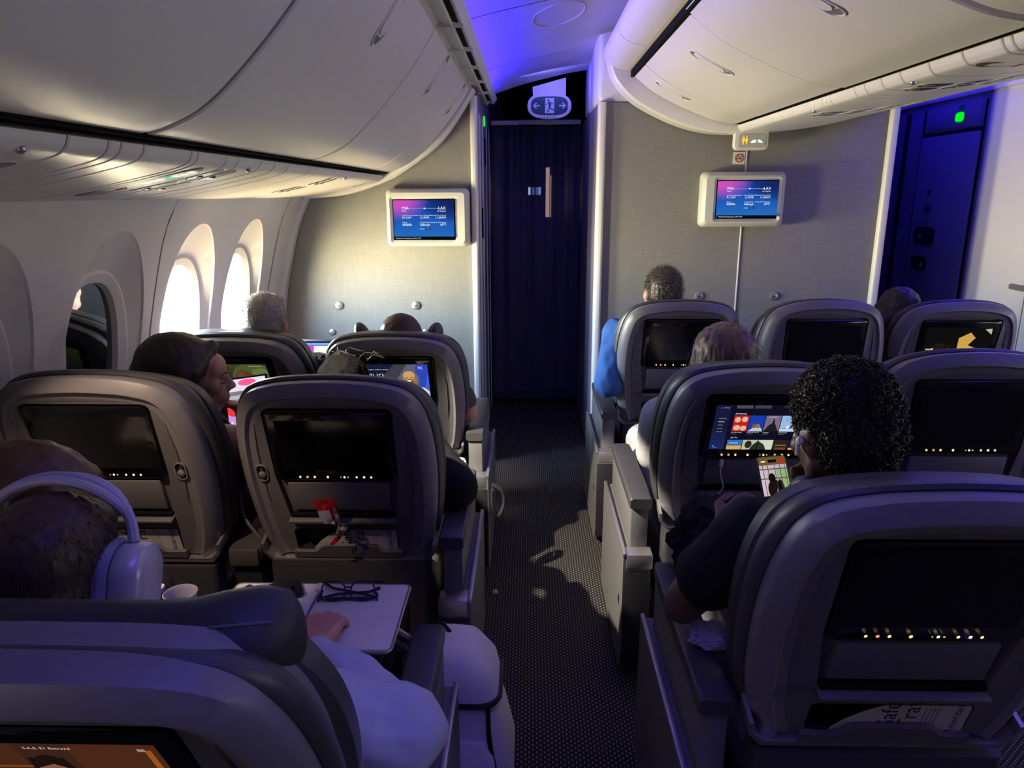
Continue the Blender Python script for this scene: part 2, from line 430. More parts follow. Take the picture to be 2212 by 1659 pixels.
# ceiling vault over the left aisle, in three panels, and over the right aisle
CP = crom([(-.30, 2.215, 0), (-.2, 2.25, 0), (-.08, 2.29, 0), (.1, 2.335, 0), (.3, 2.375, 0), (.6, 2.41, 0), (1.0, 2.43, 0)], 5)
CPH = crom([(-.34, 2.262, 0), (-.2, 2.298, 0), (-.08, 2.325, 0), (.1, 2.362, 0), (.3, 2.405, 0), (.6, 2.462, 0), (1.0, 2.49, 0)], 5)
def ceil_panel(mb, y0, y1, dz=0.0, dz1=None, CP=None):
    CP = CP or CPH
    dz1 = dz if dz1 is None else dz1
    mb.loft([[V((p.x, y0, p.y + dz)) for p in CP], [V((p.x, y1, p.y + dz1)) for p in CP], [V((p.x, y1, p.y + dz1 + .03)) for p in CP], [V((p.x, y0, p.y + dz + .03)) for p in CP]], M_CEIL, closed=False)
b = MB(); ceil_panel(b, -1.5, 1.9); ceil_panel(b, 1.91, 3.2); ceil_panel(b, 3.21, 4.44); b.loft([[V((p.x, 4.446, p.y)) for p in CPH], [V((p.x, 4.62, p.y)) for p in CP]], M_CEIL, closed=False); ceil_panel(b, 4.62, 4.95, 0, -.022, CP)
b.loft([[V((p.x, 4.95, p.y - .022)) for p in CP], [V((p.x, 4.955, p.y + .2)) for p in CP]], M_CEIL, closed=False)
struct(b.build('ceiling'))
b = MB(); b.loft([[V((x, -1.5, z)) for x, z in ((1.9, 2.42), (2.3, 2.44), (2.75, 2.3), (3.0, 2.2))], [V((x, 5.8, z)) for x, z in ((1.9, 2.42), (2.3, 2.44), (2.75, 2.3), (3.0, 2.2))]], M_CEIL, closed=False); struct(b.build('ceiling_right'))
t = thing('ceiling_light_outline', 'thin oval light fixture outline in the blue-lit ceiling above the aisle', 'fixture')
b = MB()
pts = []
for i in range(48):
    a = 2 * pi * i / 48; x = .13 + .115 * cos(a); y = 3.50 + .20 * sin(a)
    z = 2.3
    for p, q in zip(CPH, CPH[1:]):
        if p.x <= x <= q.x: z = lerp(p.y, q.y, (x - p.x) / (q.x - p.x))
    pts.append((x, y, z - .001))
b.tube(pts, .0022, M_WHITE, 5, closed=True); b.build('rim', t)  # outline of a ceiling light fixture, rim only

# ------------------------------------------------------------------ overhead bins
class Prof:
    """cross-section curve x,z with arc length"""
    def __init__(s, pts, n=8):
        s.p = [V((v.x, v.y)) for v in crom([(a, c, 0) for a, c in pts], n)]
        s.s = [0]
        for a, c in zip(s.p, s.p[1:]): s.s.append(s.s[-1] + (c - a).length)
        s.L = s.s[-1]
    def at(s, d, off=0.0):
        d = max(0, min(s.L, d))
        for i in range(len(s.p) - 1):
            if d <= s.s[i + 1] or i == len(s.p) - 2:
                a, c = s.p[i], s.p[i + 1]; t = (d - s.s[i]) / max(1e-9, s.s[i + 1] - s.s[i]); tt = (c - a).normalized()
                return a.lerp(c, t) + V((tt.y, -tt.x)) * off
    def offs(s, off):
        out = []
        for i, q in enumerate(s.p):
            a = s.p[max(i - 1, 0)]; c = s.p[min(i + 1, len(s.p) - 1)]; tt = (c - a).normalized()
            out.append(q + V((tt.y, -tt.x)) * off)
        return out
def panel_solid(mb, prof, y0, y1, off, th, m, edge=.006):
    """curved panel: outer skin at +off, thickness th, rounded sides"""
    A = prof.offs(off); B = prof.offs(off - edge * .6); D = prof.offs(off - th)
    rs = [[V((p.x, y0, p.y)) for p in D], [V((p.x, y0, p.y)) for p in B], [V((p.x, y0 + edge, p.y)) for p in A],
          [V((p.x, y1 - edge, p.y)) for p in A], [V((p.x, y1, p.y)) for p in B], [V((p.x, y1, p.y)) for p in D]]
    mb.loft(rs, m, closed=False)
    for k in (0, -1):
        mb.poly([r[k] for r in rs], m)
def stadium(prof, s0, y0, L, Wd, off, n=8, sgn=1):
    out = []
    for ce, a0 in ((L / 2 - Wd / 2, -90), (-L / 2 + Wd / 2, 90)):
        for i in range(n + 1):
            a = R(a0 + 180 * i / n); ds = ce + Wd / 2 * cos(a); dy = Wd / 2 * sin(a)
            p = prof.at(s0 + ds, off); out.append(V((p.x, y0 + dy, p.y)))
    return out
LDOOR = Prof([(-.772, 1.720), (-.72, 1.733), (-.64, 1.772), (-.55, 1.85), (-.46, 1.945), (-.375, 2.05), (-.317, 2.14)])
RDOOR = Prof([(.53, 2.205), (.65, 2.114), (.795, 2.042), (.93, 1.988), (1.0, 1.968), (1.085, 1.955)])
def bin_unit(prof, y0, y1, hs, label, back, off=0.0, hL=.19):
    hw = .075 if prof is LDOOR else .062
    o = thing('overhead_bin', label, 'overhead bin', group='overhead luggage bins')
    b = MB(); panel_solid(b, prof, y0 + .009, y1 - .009, off, .02, M_BIN)
    d = b.build('door', o, angle=30)
    bb = MB(); bb.prism([(p.x, p.y) for p in prof.offs(-.03)] + back, lambda a, c, t: (a, t, c), y0 + .001, y1 - .001, M_DARK); bb.build('bin_body', o)
    if hs:
        s0, yh = hs
        h = MB(); h.tube(stadium(prof, s0, yh, hL, hw, off + .001), .004, M_BIN, 6, closed=True)
        h.poly(stadium(prof, s0, yh, hL, hw - .002, off + .0012), M_GREYSEAM)
        h.loft([stadium(prof, s0, yh, hL * .62, hw - .008, off + .001), stadium(prof, s0, yh, hL * .62, hw - .014, off + .005)], M_WHITE)
        h.build('handle', d)
    return o
LBACK = [(-.42, 2.30), (-1.0, 2.30), (-1.1, 1.8)]
RBACK = [(1.12, 1.99), (1.15, 2.4), (.72, 2.4), (.6, 2.3)]
LL = LDOOR.L; RLn = RDOOR.L
bin_unit(LDOOR, .35, 1.515, (LL * .86, .95), 'nearest overhead bin above the window seats, its forward seam reaching the frame top', LBACK, 0)
bin_unit(LDOOR, 1.515, 2.655, (LL * .86, 2.10), 'overhead bin above the window seats, second from the near end, with oblong latch', LBACK, 0)
bin_unit(LDOOR, 2.655, 3.62, (LL * .86, 3.10), 'overhead bin above the window seats, third from the near end', LBACK, 0)
bin_unit(LDOOR, 3.62, 4.10, (LL * .86, 3.86), 'short last overhead bin beside the fabric bulkhead with the monitor', LBACK, 0)
bin_unit(RDOOR, .6, 1.70, (RLn * .36, 1.0), 'cream centre bin mostly out of frame at the upper corner', RBACK)
bin_unit(RDOOR, 1.70, 2.70, (RLn * .36, 2.02), 'wide sunlit cream centre bin with the largest oblong latch', RBACK, .004)
bin_unit(RDOOR, 2.70, 3.70, (RLn * .34, 3.02), 'sunlit cream centre bin in the middle of its row', RBACK)
bin_unit(RDOOR, 3.70, 4.06, (RLn * .34, 3.80), 'short last cream centre bin beside the bulkhead', RBACK)

def end_panel(name, label, pts, y0, y1, m):
    pr = Prof(pts, 8); t = thing(name, label, 'end panel')
    b = MB(); A = pr.offs(0); Bq = pr.offs(-.012); D = pr.offs(-.10)
    b.loft([[V((p.x, y0, p.y)) for p in D], [V((p.x, y0, p.y)) for p in Bq], [V((p.x, y0 + .012, p.y)) for p in A], [V((p.x, y1 - .01, p.y)) for p in A], [V((p.x, y1, p.y)) for p in Bq], [V((p.x, y1, p.y)) for p in D]], m, closed=False)
    b.build('curved_lip', t, angle=30)
    return t
end_panel('bin_end_panel', 'curved grey-cream lip closing the window-side bins at the bulkhead', [(-1.245, 1.580), (-1.011, 1.603), (-.797, 1.668), (-.671, 1.730), (-.487, 1.868), (-.357, 2.036), (-.288, 2.14)], 4.10, 4.2, M_BIN)
end_panel('bin_end_panel', 'sunlit curved cream lip closing the centre bins at the bulkhead', [(.40, 2.34), (.425, 2.235), (.464, 2.16), (.566, 2.066), (.744, 1.977), (.896, 1.929), (1.047, 1.910), (1.245, 1.914), (1.54, 1.947), (1.78, 2.0), (1.96, 2.05)], 4.06, 4.195, M_BIN)

# rail with air vents between the window-side bins and the ceiling
t = thing('air_vent_rail', 'long pale rail with black air slots running above the window-side bins', 'vent rail')
VR = [(-.325, 2.148), (-.305, 2.163), (-.262, 2.150), (-.255, 2.165), (-.225, 2.158), (-.203, 2.190), (-.212, 2.204), (-.33, 2.196)]
b = MB(); b.prism(VR, lambda a, c, t: (a, t, c), -1.5, 4.92, M_BIN); b.build('rail', t, angle=25)
for y0 in (.6, 1.02, 1.44, 1.86, 2.28, 2.70, 3.12, 3.54, 3.96, 4.38):
    b = MB(); b.loft([[V((-.257, y, 2.1595)), V((-.237, y, 2.157))] for y in (y0, y0 + .36)], M_BLACK, closed=False); b.build('slot', t)
    b = MB(); b.box(-.31, -.222, y0 - .034, y0 - .026, 2.148, 2.168, M_WHITE); b.build('joint', t)
# fairing above the centre bins
t = thing('bin_fairing', 'rounded sunlit fairing above the centre bins with a black slit below it', 'fairing')
FR = [(v.x, v.y) for v in crom([(.515, 2.222, 0), (.46, 2.232, 0), (.408, 2.258, 0), (.386, 2.305, 0), (.41, 2.365, 0), (.5, 2.42, 0)], 6)] + [(.75, 2.42), (.75, 2.24)]
for y0, y1 in ((.3, 2.05), (2.05, 3.42), (3.42, 4.06)):
    b = MB(); b.prism(FR, lambda a, c, t: (a, t, c), y0 + .003, y1 - .003, M_BIN); b.build('panel', t, angle=25)
b = MB(); b.box(.53, .56, .3, 4.06, 2.19, 2.235, M_BLACK); b.build('slit', t)

# passenger service panels under the bins
LPSU = Prof([(-1.265, 1.586), (-1.12, 1.606), (-1.0, 1.628), (-.9, 1.649), (-.83, 1.667), (-.805, 1.683), (-.797, 1.702)])
RPSU = Prof([(1.10, 1.948), (1.112, 1.926), (1.14, 1.914), (1.25, 1.914), (1.40, 1.929), (1.55, 1.949), (1.78, 2.0), (1.955, 2.05)])
def pods(parent, prof, spots, name='reading_light'):
    for d, y, ln, wd in spots:
        b = MB()
        b.tube(stadium(prof, d, y, ln, wd, .0005), .0012, M_PSU, 5, closed=True)
        b.loft([stadium(prof, d, y, ln * .97, wd * .95, .0012), stadium(prof, d, y, ln * .6, wd * .55, .0016)], M_POD, True, False, True)
        c = prof.at(d - ln * .2, .001); b.ell((c.x, y, c.y), (wd * .26, wd * .26, .003), M_PODC, u=12, v=8)
        b.build(name, parent)
M_POD = mat('smoked_pod', (.10, .085, .08), .25, metal=.3)
M_PODC = mat('pod_ball', (.5, .48, .46), .25, metal=.6)
M_SIGN = mat('mauve_sign_lens', (.10, .065, .07), .3)
def belt_sign(parent, prof, d, y, ln, wd):
    b = MB(); b.loft([stadium(prof, d, y, ln, wd, .001), stadium(prof, d, y, ln * .98, wd * .93, .0022)], M_SIGN)
    s_ = b.build('seat_belt_sign', parent)
    g = MB()
    def q(d0, d1, y0, y1, m):
        P = [prof.at(d0, .003), prof.at(d1, .003)]
        g.poly([V((P[0].x, y0, P[0].y)), V((P[1].x, y0, P[1].y)), V((P[1].x, y1, P[1].y)), V((P[0].x, y1, P[0].y))], m)
    w = emat((255, 250, 225), 1.2)
    for k in range(3):
        q(d + .010 + k * .020, d + .026 + k * .020, y - .024, y + .014 - .008 * (k % 2), w)
        q(d + .092 + k * .020, d + .108 + k * .020, y - .020 + .008 * (k % 2), y + .018, w)
    q(d + .072, d + .088, y - .010, y + .018, emat((60, 230, 180), 1.0))
    g.build('lit_icons', s_)
    r_ = MB(); c = prof.at(d - .05, .0032); r_.tube([(c.x + .013 * cos(a), y + .013 * sin(a), c.y + .0027 * cos(a)) for a in [2 * pi * i / 20 for i in range(20)]], .0009, mat('sign_red', (.35, .02, .02), .5), 5, closed=True); r_.build('no_smoking_icon', s_)
def psu(label, prof, cuts, podspots, sign=None, studs=()):
    t = thing('service_panel', label, 'service panel', group='passenger service panels')
    for a, c in zip(cuts, cuts[1:]):
        b = MB(); panel_solid(b, prof, a + .0022, c - .0022, 0, .012, M_PSU, .004); b.build('panel', t, angle=30)
    b = MB(); panel_solid(b, prof, cuts[0], cuts[-1], -.013, .02, M_GREYSEAM); b.build('backing', t)
    pods(t, prof, podspots)
    for d, y in studs:
        c = prof.at(d, 0); b = MB(); b.ell((c.x, y, c.y), (.009, .009, .009), M_METAL, u=12, v=8); b.build('stud', t)
    if sign: belt_sign(t, prof, *sign)
    return t
L_ = LPSU.L
psu('window-side service panel nearest the camera, over the near seats', LPSU, [.2, .62, .9, 1.302, 1.429, 1.473, 1.56], [(L_ * .72, 1.16, .10, .05), (L_ * .72, 1.25, .10, .05)], None, [(L_ * .93, 1.20)])
psu('window-side service panel with the lit seat belt sign', LPSU, [1.56, 1.779, 1.815, 1.985], [], (L_ * .56, 1.89, .34, .085))
psu('window-side service panel with four dark lamp pods, lit warm', LPSU, [1.985, 2.064, 2.238, 2.359], [(L_ * .80, 2.02, .11, .058), (L_ * .80, 2.10, .11, .058), (L_ * .5, 2.02, .13, .058), (L_ * .5, 2.10, .13, .058)], None, [(L_ * .93, 2.17)])
psu('plain window-side service panel between the pod groups', LPSU, [2.359, 2.489, 2.713, 2.745, 2.825], [])
psu('window-side service panel with the farther group of lamp pods', LPSU, [2.825, 3.089, 3.251, 3.38, 3.502], [(L_ * .80, 3.12, .11, .058), (L_ * .80, 3.20, .11, .058), (L_ * .5, 3.12, .13, .058), (L_ * .5, 3.20, .13, .058)], None, [(L_ * .93, 3.31)])
psu('window-side service panel at the bulkhead end', LPSU, [3.502, 3.662, 3.752, 4.098], [(L_ * .78, 3.9, .14, .03)], None, [])
b = MB(); b.box(-.85, -.772, -.5, 4.1, 1.713, 1.76, M_BLACK); b.box(-1.30, -.85, -.5, 4.1, 1.68, 1.76, M_BLACK); struct(b.build('trim_10'))
Rl = RPSU.L
psu('centre service panel with the lit seat belt sign at the frame edge', RPSU, [1.3, 1.6, 1.821, 1.856, 2.017, 2.177], [], (Rl * .22, 1.99, .30, .06))
psu('centre service panel with the nearer cluster of eyelet lamps', RPSU, [2.177, 2.336, 2.458, 2.576], [(Rl * .15 + i * .115, y, .105, .072) for i in range(4) for y in (2.345, 2.43)], None, [(Rl * .05, 2.30)])
psu('plain centre service panel between the lamp clusters', RPSU, [2.576, 2.653, 2.86, 2.899, 2.939], [])
psu('centre service panel with the farther cluster of eyelet lamps', RPSU, [2.939, 3.022, 3.258, 3.294, 3.384], [(Rl * .15 + i * .115, y, .105, .072) for i in range(4) for y in (3.09, 3.18)], None, [(Rl * .05, 3.06)])
psu('plain centre service panel at the bulkhead end', RPSU, [3.384, 3.503, 4.06], [])
b = MB(); b.box(1.085, 1.16, .3, 4.06, 1.955, 2.0, M_BLACK); b.box(1.16, 1.95, .3, 4.06, 2.06, 2.4, M_BLACK); struct(b.build('trim_11'))

# ------------------------------------------------------------------ signs, curtain, lavatory, monitors
t = thing('exit_sign', 'oval dark green running-man exit sign with two arrows hanging from the ceiling edge', 'exit sign')
def oval(cx, cz, rx, rz, n=3.0, k=40):
    return [(cx + rx * abs(cos(a)) ** (2 / n) * (1 if cos(a) > 0 else -1), cz + rz * abs(sin(a)) ** (2 / n) * (1 if sin(a) > 0 else -1)) for a in [2 * pi * i / k for i in range(k)]]
ex, ez, ey = .133, 2.155, 4.985
b = MB(); b.prism(oval(ex, ez, .142, .080, 2.4), lambda a, c, t: (a, t, c), ey, ey + .035, M_WHITE); b.build('housing', t)
b = MB(); b.prism([(ex - .105, ez + .05), (ex + .105, ez + .05), (ex + .105, ez + .17), (ex - .11, ez + .115)], lambda a, c, t: (a, t, c), ey + .005, ey + .028, M_WHITE); b.build('hanger', t)
b = MB(); b.prism(oval(ex, ez, .119, .057, 3.2), lambda a, c, t: (a, t, c), ey - .003, ey + .002, mat('exit_green', (.01, .075, .085), .35)); face_ = b.build('face', t)
W1 = mat('exit_white', (.62, .62, .66), .5); y_ = ey - .0042
b = MB()
P = lambda pts, m, dy=0: b.poly([V((ex + a, y_ - dy, ez + c)) for a, c in pts], m)
P([(-.028, -.046), (.030, -.046), (.030, .046), (-.028, .046)], W1)
for s_ in (-1, 1):
    P([(s_ * .062, -.004), (s_ * .105, -.004), (s_ * .105, .004), (s_ * .062, .004)], W1)
    P([(s_ * .108, 0), (s_ * .086, .020), (s_ * .080, .015), (s_ * .096, 0)], W1, .0002); P([(s_ * .108, 0), (s_ * .086, -.020), (s_ * .080, -.015), (s_ * .096, 0)], W1, .0002)
b.build('white_panels', face_)
b = MB(); G = mat('exit_green', (0, 0, 0)); y_ -= .0008
P([(-.006 + .0065 * cos(a), .031 + .0065 * sin(a)) for a in [2 * pi * i / 14 for i in range(14)]], G)
P([(-.010, .022), (.006, .022), (.012, .002), (.004, -.002), (-.004, .000)], G)      # torso
P([(-.010, .021), (-.016, .006), (-.026, .003), (-.026, .008), (-.019, .011), (-.012, .022)], G)   # rear arm
P([(.005, .022), (.016, .020), (.023, .010), (.019, .007), (.013, .015), (.005, .015)], G)         # front arm
P([(-.003, .002), (-.006, -.018), (-.016, -.040), (-.009, -.041), (.001, -.019), (.006, -.001)], G)   # standing leg
P([(.004, .002), (.010, -.016), (.028, -.022), (.028, -.028), (.006, -.022), (-.001, 0)], G)         # trailing leg
b.build('running_figure', face_)
b = MB()
for i in range(7): b.box(ex - .066 + i * .018, ex - .062 + i * .018, ey - .001, ey + .004, ez - .079, ez - .067, M_BLACK)
b.build('grille', t)

t = thing('curtain', 'dark sheer galley curtain hanging across the aisle from a pale rail', 'curtain')
M_CURT = bpy.data.materials.new('sheer_navy_curtain'); M_CURT.use_nodes = True
q = M_CURT.node_tree; pb = q.nodes['Principled BSDF']; pb.inputs['Base Color'].default_value = (.085, .072, .16, 1); pb.inputs['Roughness'].default_value = .8
tr = q.nodes.new('ShaderNodeBsdfTransparent'); tr.inputs[0].default_value = (.6, .55, .8, 1); mx = q.nodes.new('ShaderNodeMixShader'); mx.inputs[0].default_value = .22
q.links.new(pb.outputs[0], mx.inputs[1]); q.links.new(tr.outputs[0], mx.inputs[2]); q.links.new(mx.outputs[0], q.nodes['Material Output'].inputs[0])
def fold(x, z):
    k = (z - .04) / 2.03
    return .018 * sin(x * 62 + .6 * sin(x * 17)) * (.35 + .65 * k) + .012 * sin(x * 23 + 1)
b = MB(); n = 90
rs = []
for j in range(15):
    z = lerp(.04, 2.075, j / 14); rs.append([V((lerp(-.272, .372, i / n) + .012 * (1 - j / 14) * (i / n - .3), 5.5 + fold(lerp(-.26, .39, i / n), z), z)) for i in range(n + 1)])
b.loft(rs, M_CURT, closed=False); b.build('cloth', t)
b = MB(); M_HEM = mat('curtain_hem', (.045, .038, .085), .8)
for z0, z1 in ((2.0, 2.076), (.04, .10)):
    b.loft([[V((lerp(-.272, .372, i / n), 5.494 + fold(lerp(-.26, .39, i / n), z), z)) for i in range(n + 1)] for z in (z0, z1)], M_HEM, closed=False)
b.loft([[V((x, 5.494 + fold(x, z), z)) for x in (.332, .35, .372)] for z in [lerp(.06, 2.07, i / 20) for i in range(21)]], M_HEM, closed=False)
b.build('hem', t)
b = MB(); b.box(-.272, -.08, 5.47, 5.515, 2.082, 2.112, M_WHITE, .004); b.box(-.08, .372, 5.47, 5.515, 2.085, 2.116, M_WHITE, .004); b.build('rail', t)
# the forward corridor glimpsed through the cloth: a doorway's light as glowing bars and a small screen
b = MB(); b.box(.20, .42, 8.2, 8.3, .9, 1.95, M_DARK); b.box(-.28, .2, 8.2, 8.3, 0, 1.2, M_DARK); struct(b.build('wall_forward'))
b = MB(); b.box(.185, .225, 8.1, 8.12, 1.36, 1.88, emat((235, 205, 160), 2.6)); b.box(.232, .245, 8.1, 8.12, 1.36, 1.80, emat((235, 205, 160), 1.6)); struct(b.build('doorway_glow'))
b = MB(); b.box(-.01, .135, 8.08, 8.12, 1.59, 1.68, M_DARK)
tv = tag(b.build('galley_screen'), 'tiny bright screen glimpsed through the dark curtain', 'screen')
b = MB()
for i, (x0, x1, k) in enumerate(((-.005, .02, (225, 235, 250)), (.035, .045, (90, 130, 170)), (.055, .06, (190, 210, 230)), (.075, .1, (70, 120, 170)), (.105, .13, (150, 190, 220)))):
    b.poly([V((x0, 8.078, 1.595)), V((x1, 8.078, 1.595)), V((x1, 8.078, 1.675)), V((x0, 8.078, 1.675))], emat(k, 3.0))
b.build('picture', tv)

# lavatory block across the right aisle
b = MB(); LX = 2.62
b.box(LX, 3.9, 3.3, 4.42, 0, 2.16, M_WHITE); b.box(LX, 3.9, 4.42, 5.9, 0, 2.16, M_DIM_WALL)  # one pale wall; its shaded stretch is tinted darker and violet
b.box(LX - .02, 3.9, 3.3, 5.9, 2.16, 2.185, M_WHITE, .005); b.box(LX + .02, 3.9, 3.3, 5.9, 2.185, 2.45, M_WHITE)
b.box(2.0, 3.9, 5.62, 5.7, 0, 2.62, M_BLACK)
for y0, y1 in ((3.95, 4.35), (4.43, 4.88)): b.box(LX + .008, LX + .03, y0, y1, 2.225, 2.245, M_BLACK)
b.box(LX - .002, LX + .01, 3.862, 3.868, 0, 2.15, M_GREYSEAM)
b.box(LX - .004, LX + .01, 5.30, 5.36, 0, 2.12, M_DARK)
struct(b.build('wall_lavatory'))
t = thing('grab_recess', 'grey oblong handle on the white lavatory wall at the frame edge', 'handle')
b = MB(); b.prism(rrect(3.82, 3.99, 1.095, 1.125, .014), lambda a, c, t: (t, a, c), LX - .012, LX + .004, mat('grey_plastic', (.16, .16, .16), .5)); b.build('recess', t)
o = thing('door_2', 'purple-lit lavatory door', 'door'); del o['label']; del o['category']; o['kind'] = 'structure'
b = MB(); b.box(LX - .014, LX + .004, 4.47, 5.10, .03, 1.95, M_DIM_WALL, .004); b.build('leaf', o)
b = MB()
for yy in (4.452, 5.115): b.box(LX - .006, LX + .004, yy - .006, yy + .006, 0, 2.12, M_BLACK)
b.box(LX - .004, LX + .004, 4.46, 5.11, 1.952, 1.975, M_BLACK); b.build('gap', o)
b = MB(); b.box(LX - .006, LX + .004, 4.50, 5.09, 1.985, 2.135, M_DIM_WALL, .003); b.build('header', o)
def pl(name, y0, y1, z0, z1, m, r=.03):
    b = MB(); b.prism(rrect(y0, y1, z0, z1, r), lambda a, c, t: (t, a, c), LX - .024, LX - .01, m); return b.build(name, o)
hd = pl('latch_plate', 4.79, 5.02, 1.275, 1.385, M_DARK, .03)
kd = pl('ashtray', 4.84, 5.02, 1.105, 1.195, M_DARK, .03)
b = MB(); b.disc((LX - .024, 4.885, 1.14), .018, (-1, 0, 0), .008, M_METAL); b.build('knob', kd)
b = MB(); b.box(LX - .028, LX - .022, 4.93, 4.96, 1.31, 1.34, M_METAL); b.build('slider', hd)
b = MB(); ring = [(LX - .016, 4.915 + .032 * cos(a), 1.50 + .032 * sin(a)) for a in [2 * pi * i / 24 for i in range(24)]]
b.tube(ring, .004, M_INK, 5, closed=True); b.tube([ring[3], ring[15]], .004, M_INK, 5); b.box(LX - .018, LX - .014, 4.90, 4.93, 1.495, 1.503, M_INK)
for yy in (4.905, 4.925): b.box(LX - .018, LX - .014, yy, yy + .01, 1.585, 1.62, M_INK)
for zz in (1.42, 1.40): b.box(LX - .018, LX - .014, 4.89, 4.94, zz, zz + .006, M_INK)
b.build('no_smoking_mark', o)
t = thing('vacancy_lamp', 'glowing green lavatory lamp above the purple-lit door', 'lamp')
b = MB(); b.prism(oval(4.70, 2.045, .040, .026, 3.4), lambda a, c, t: (t, a, c), LX - .016, LX - .006, emat((0, 255, 20), 1.5)); b.build('lens', t)
b = MB(); b.prism(oval(4.70, 2.045, .052, .038, 3.4), lambda a, c, t: (t, a, c), LX - .0105, LX - .005, mat('green_lens_rim', (.05, .3, .08), .4)); b.build('rim', t)
b = MB(); b.prism(rrect(4.672, 4.728, 2.090, 2.112, .003), lambda a, c, t: (t, a, c), LX - .009, LX - .005, mat('lamp_label', (.02, .10, .06), .5)); b.build('caption', t)

# sign under the centre bins
t = thing('lavatory_sign', 'small cream lit sign with two figures and arrows under the centre bins', 'sign')
def under(a): return a
pts = [(1.097, 1.915), (1.097, 1.850)] + [(1.122 - .025 * cos(a), 1.850 - .025 * sin(a)) for a in [R(15 * i) for i in range(1, 7)]] + [(1.245, 1.825)] + [(1.245 + .025 * sin(a), 1.850 - .025 * cos(a)) for a in [R(15 * i) for i in range(1, 7)]] + [(1.27, 1.915)]
b = MB(); b.prism(pts, lambda a, c, t: (a, t, c), 4.065, 4.12, M_BIN); b.build('housing', t)
b = MB(); b.prism(rrect(1.113, 1.257, 1.838, 1.905, .012), lambda a, c, t: (a, t, c), 4.062, 4.07, mat('sign_face', (.46, .45, .40), .4)); fc = b.build('face', t)
b = MB(); ye = 4.0605
def PP(pts, m): b.poly([V((a, ye, c)) for a, c in pts], m)
am = emat((255, 205, 80), 1.0); wh = emat((255, 255, 240), 1.1)
for cx in (1.139, 1.156):
    PP([(cx + .0042 * cos(a), 1.892 + .0042 * sin(a)) for a in [2 * pi * i / 10 for i in range(10)]], am)
    PP([(cx - .007, 1.886), (cx + .007, 1.886), (cx + .008, 1.868), (cx + .004, 1.868), (cx + .003, 1.853), (cx - .003, 1.853), (cx - .004, 1.868), (cx - .008, 1.868)], am)
PP([(1.178, 1.866), (1.19, 1.875), (1.204, 1.878), (1.204, 1.862), (1.178, 1.860)], wh); PP([(1.240, 1.866), (1.228, 1.876), (1.216, 1.878), (1.216, 1.864), (1.240, 1.860)], wh)
PP([(1.206, 1.870), (1.210, 1.878), (1.214, 1.870), (1.210, 1.862)], emat((60, 220, 170), 1.0))
b.build('lit_icons', fc)
t = thing('no_smoking_placard', 'small white square no smoking placard beside the pale wall strip', 'placard')
b = MB(); b.prism(rrect(1.127, 1.192, 1.757, 1.822, .004), lambda a, c, t: (a, t, c), 4.194, 4.2, M_WHITE); b.build('plate', t)
b = MB(); rd = mat('placard_red', (.45, .04, .03), .5); c0 = (1.160, 1.790)
ring = [(c0[0] + .021 * cos(a), 4.193, c0[1] + .021 * sin(a)) for a in [2 * pi * i / 28 for i in range(28)]]
b.tube(ring, .0024, rd, 5, closed=True); b.tube([ring[10], ring[24]], .0022, rd, 5); b.build('red_ring', t)
b = MB(); b.box(1.146, 1.170, 4.1915, 4.194, 1.785, 1.789, M_INK); b.tube([(1.168, 4.193, 1.793), (1.172, 4.193, 1.797), (1.169, 4.193, 1.801)], .0009, M_INK, 4); b.build('cigarette', t)

# ---- screens drawn in a unit frame: items are rectangles, ellipses, polygons and lettering that glow
def screen_mesh(mb, items, w, h, M, layer=.00025, gain=1.0):
    """items in pixels-of-unit: x right 0..1, y up 0..1; M maps (x,y,0) metres"""
    k = 0
    for it in items:
        k += 1; z = layer * k
        ty = it[0]; col = emat(it[-1], gain)
        if ty == 'r':
            x0, y0, x1, y1 = it[1:5]; pts = [(x0, y0), (x1, y0), (x1, y1), (x0, y1)]
        elif ty == 'e':
            cx, cy, rx, ry = it[1:5]; pts = [(cx + rx * cos(a), cy + ry * sin(a)) for a in [2 * pi * i / 22 for i in range(22)]]
        elif ty == 'p': pts = it[1]
        elif ty == 't':
            _, s_, x, y, size, al, _c = it
            mb.text(s_, size * h, M @ Matrix.Translation((x * w, y * h, z)), col, al); continue
        pts = [(min(1, max(0, a)), min(1, max(0, c))) for a, c in pts]
        mb.poly([M @ V((a * w, c * h, z)) for a, c in pts], col)
def vgrad(c0, c1, n=10, x0=0, x1=1, y0=0, y1=1):
    return [('r', x0, lerp(y0, y1, i / n), x1, lerp(y0, y1, (i + 1) / n), tuple(lerp(p, q, i / (n - 1)) for p, q in zip(c0, c1))) for i in range(n)]
def facing(x, y, z):            # frame on a wall that faces the rear of the cabin
    return Matrix.Translation((x, y, z)) @ Matrix.Rotation(R(90), 4, 'X')
def flight_items():
    it = []
    n = 26
    for i in range(n):
        for j in range(n):
            u, v_ = (i + .5) / n, (j + .5) / n
            pk = max(0, 1 - ((u - .05) ** 2 / .30 + (1.0 - v_) ** 2 / .28)); dk = max(0, 1 - ((1 - u) ** 2 * 3 + (.95 - v_) ** 2 * 3.5))
            base = (18 + 22 * (1 - v_), 70 + 40 * (1 - v_), 175 + 15 * (1 - v_))
            col = tuple(lerp(lerp(bb, dd, dk * .75), pp, min(1, pk * 1.1)) for bb, dd, pp in zip(base, (20, 24, 70), (205, 80, 190)))
            it.append(('r', i / n, j / n, (i + 1) / n, (j + 1) / n, col))
    return it
WT = (250, 252, 255)
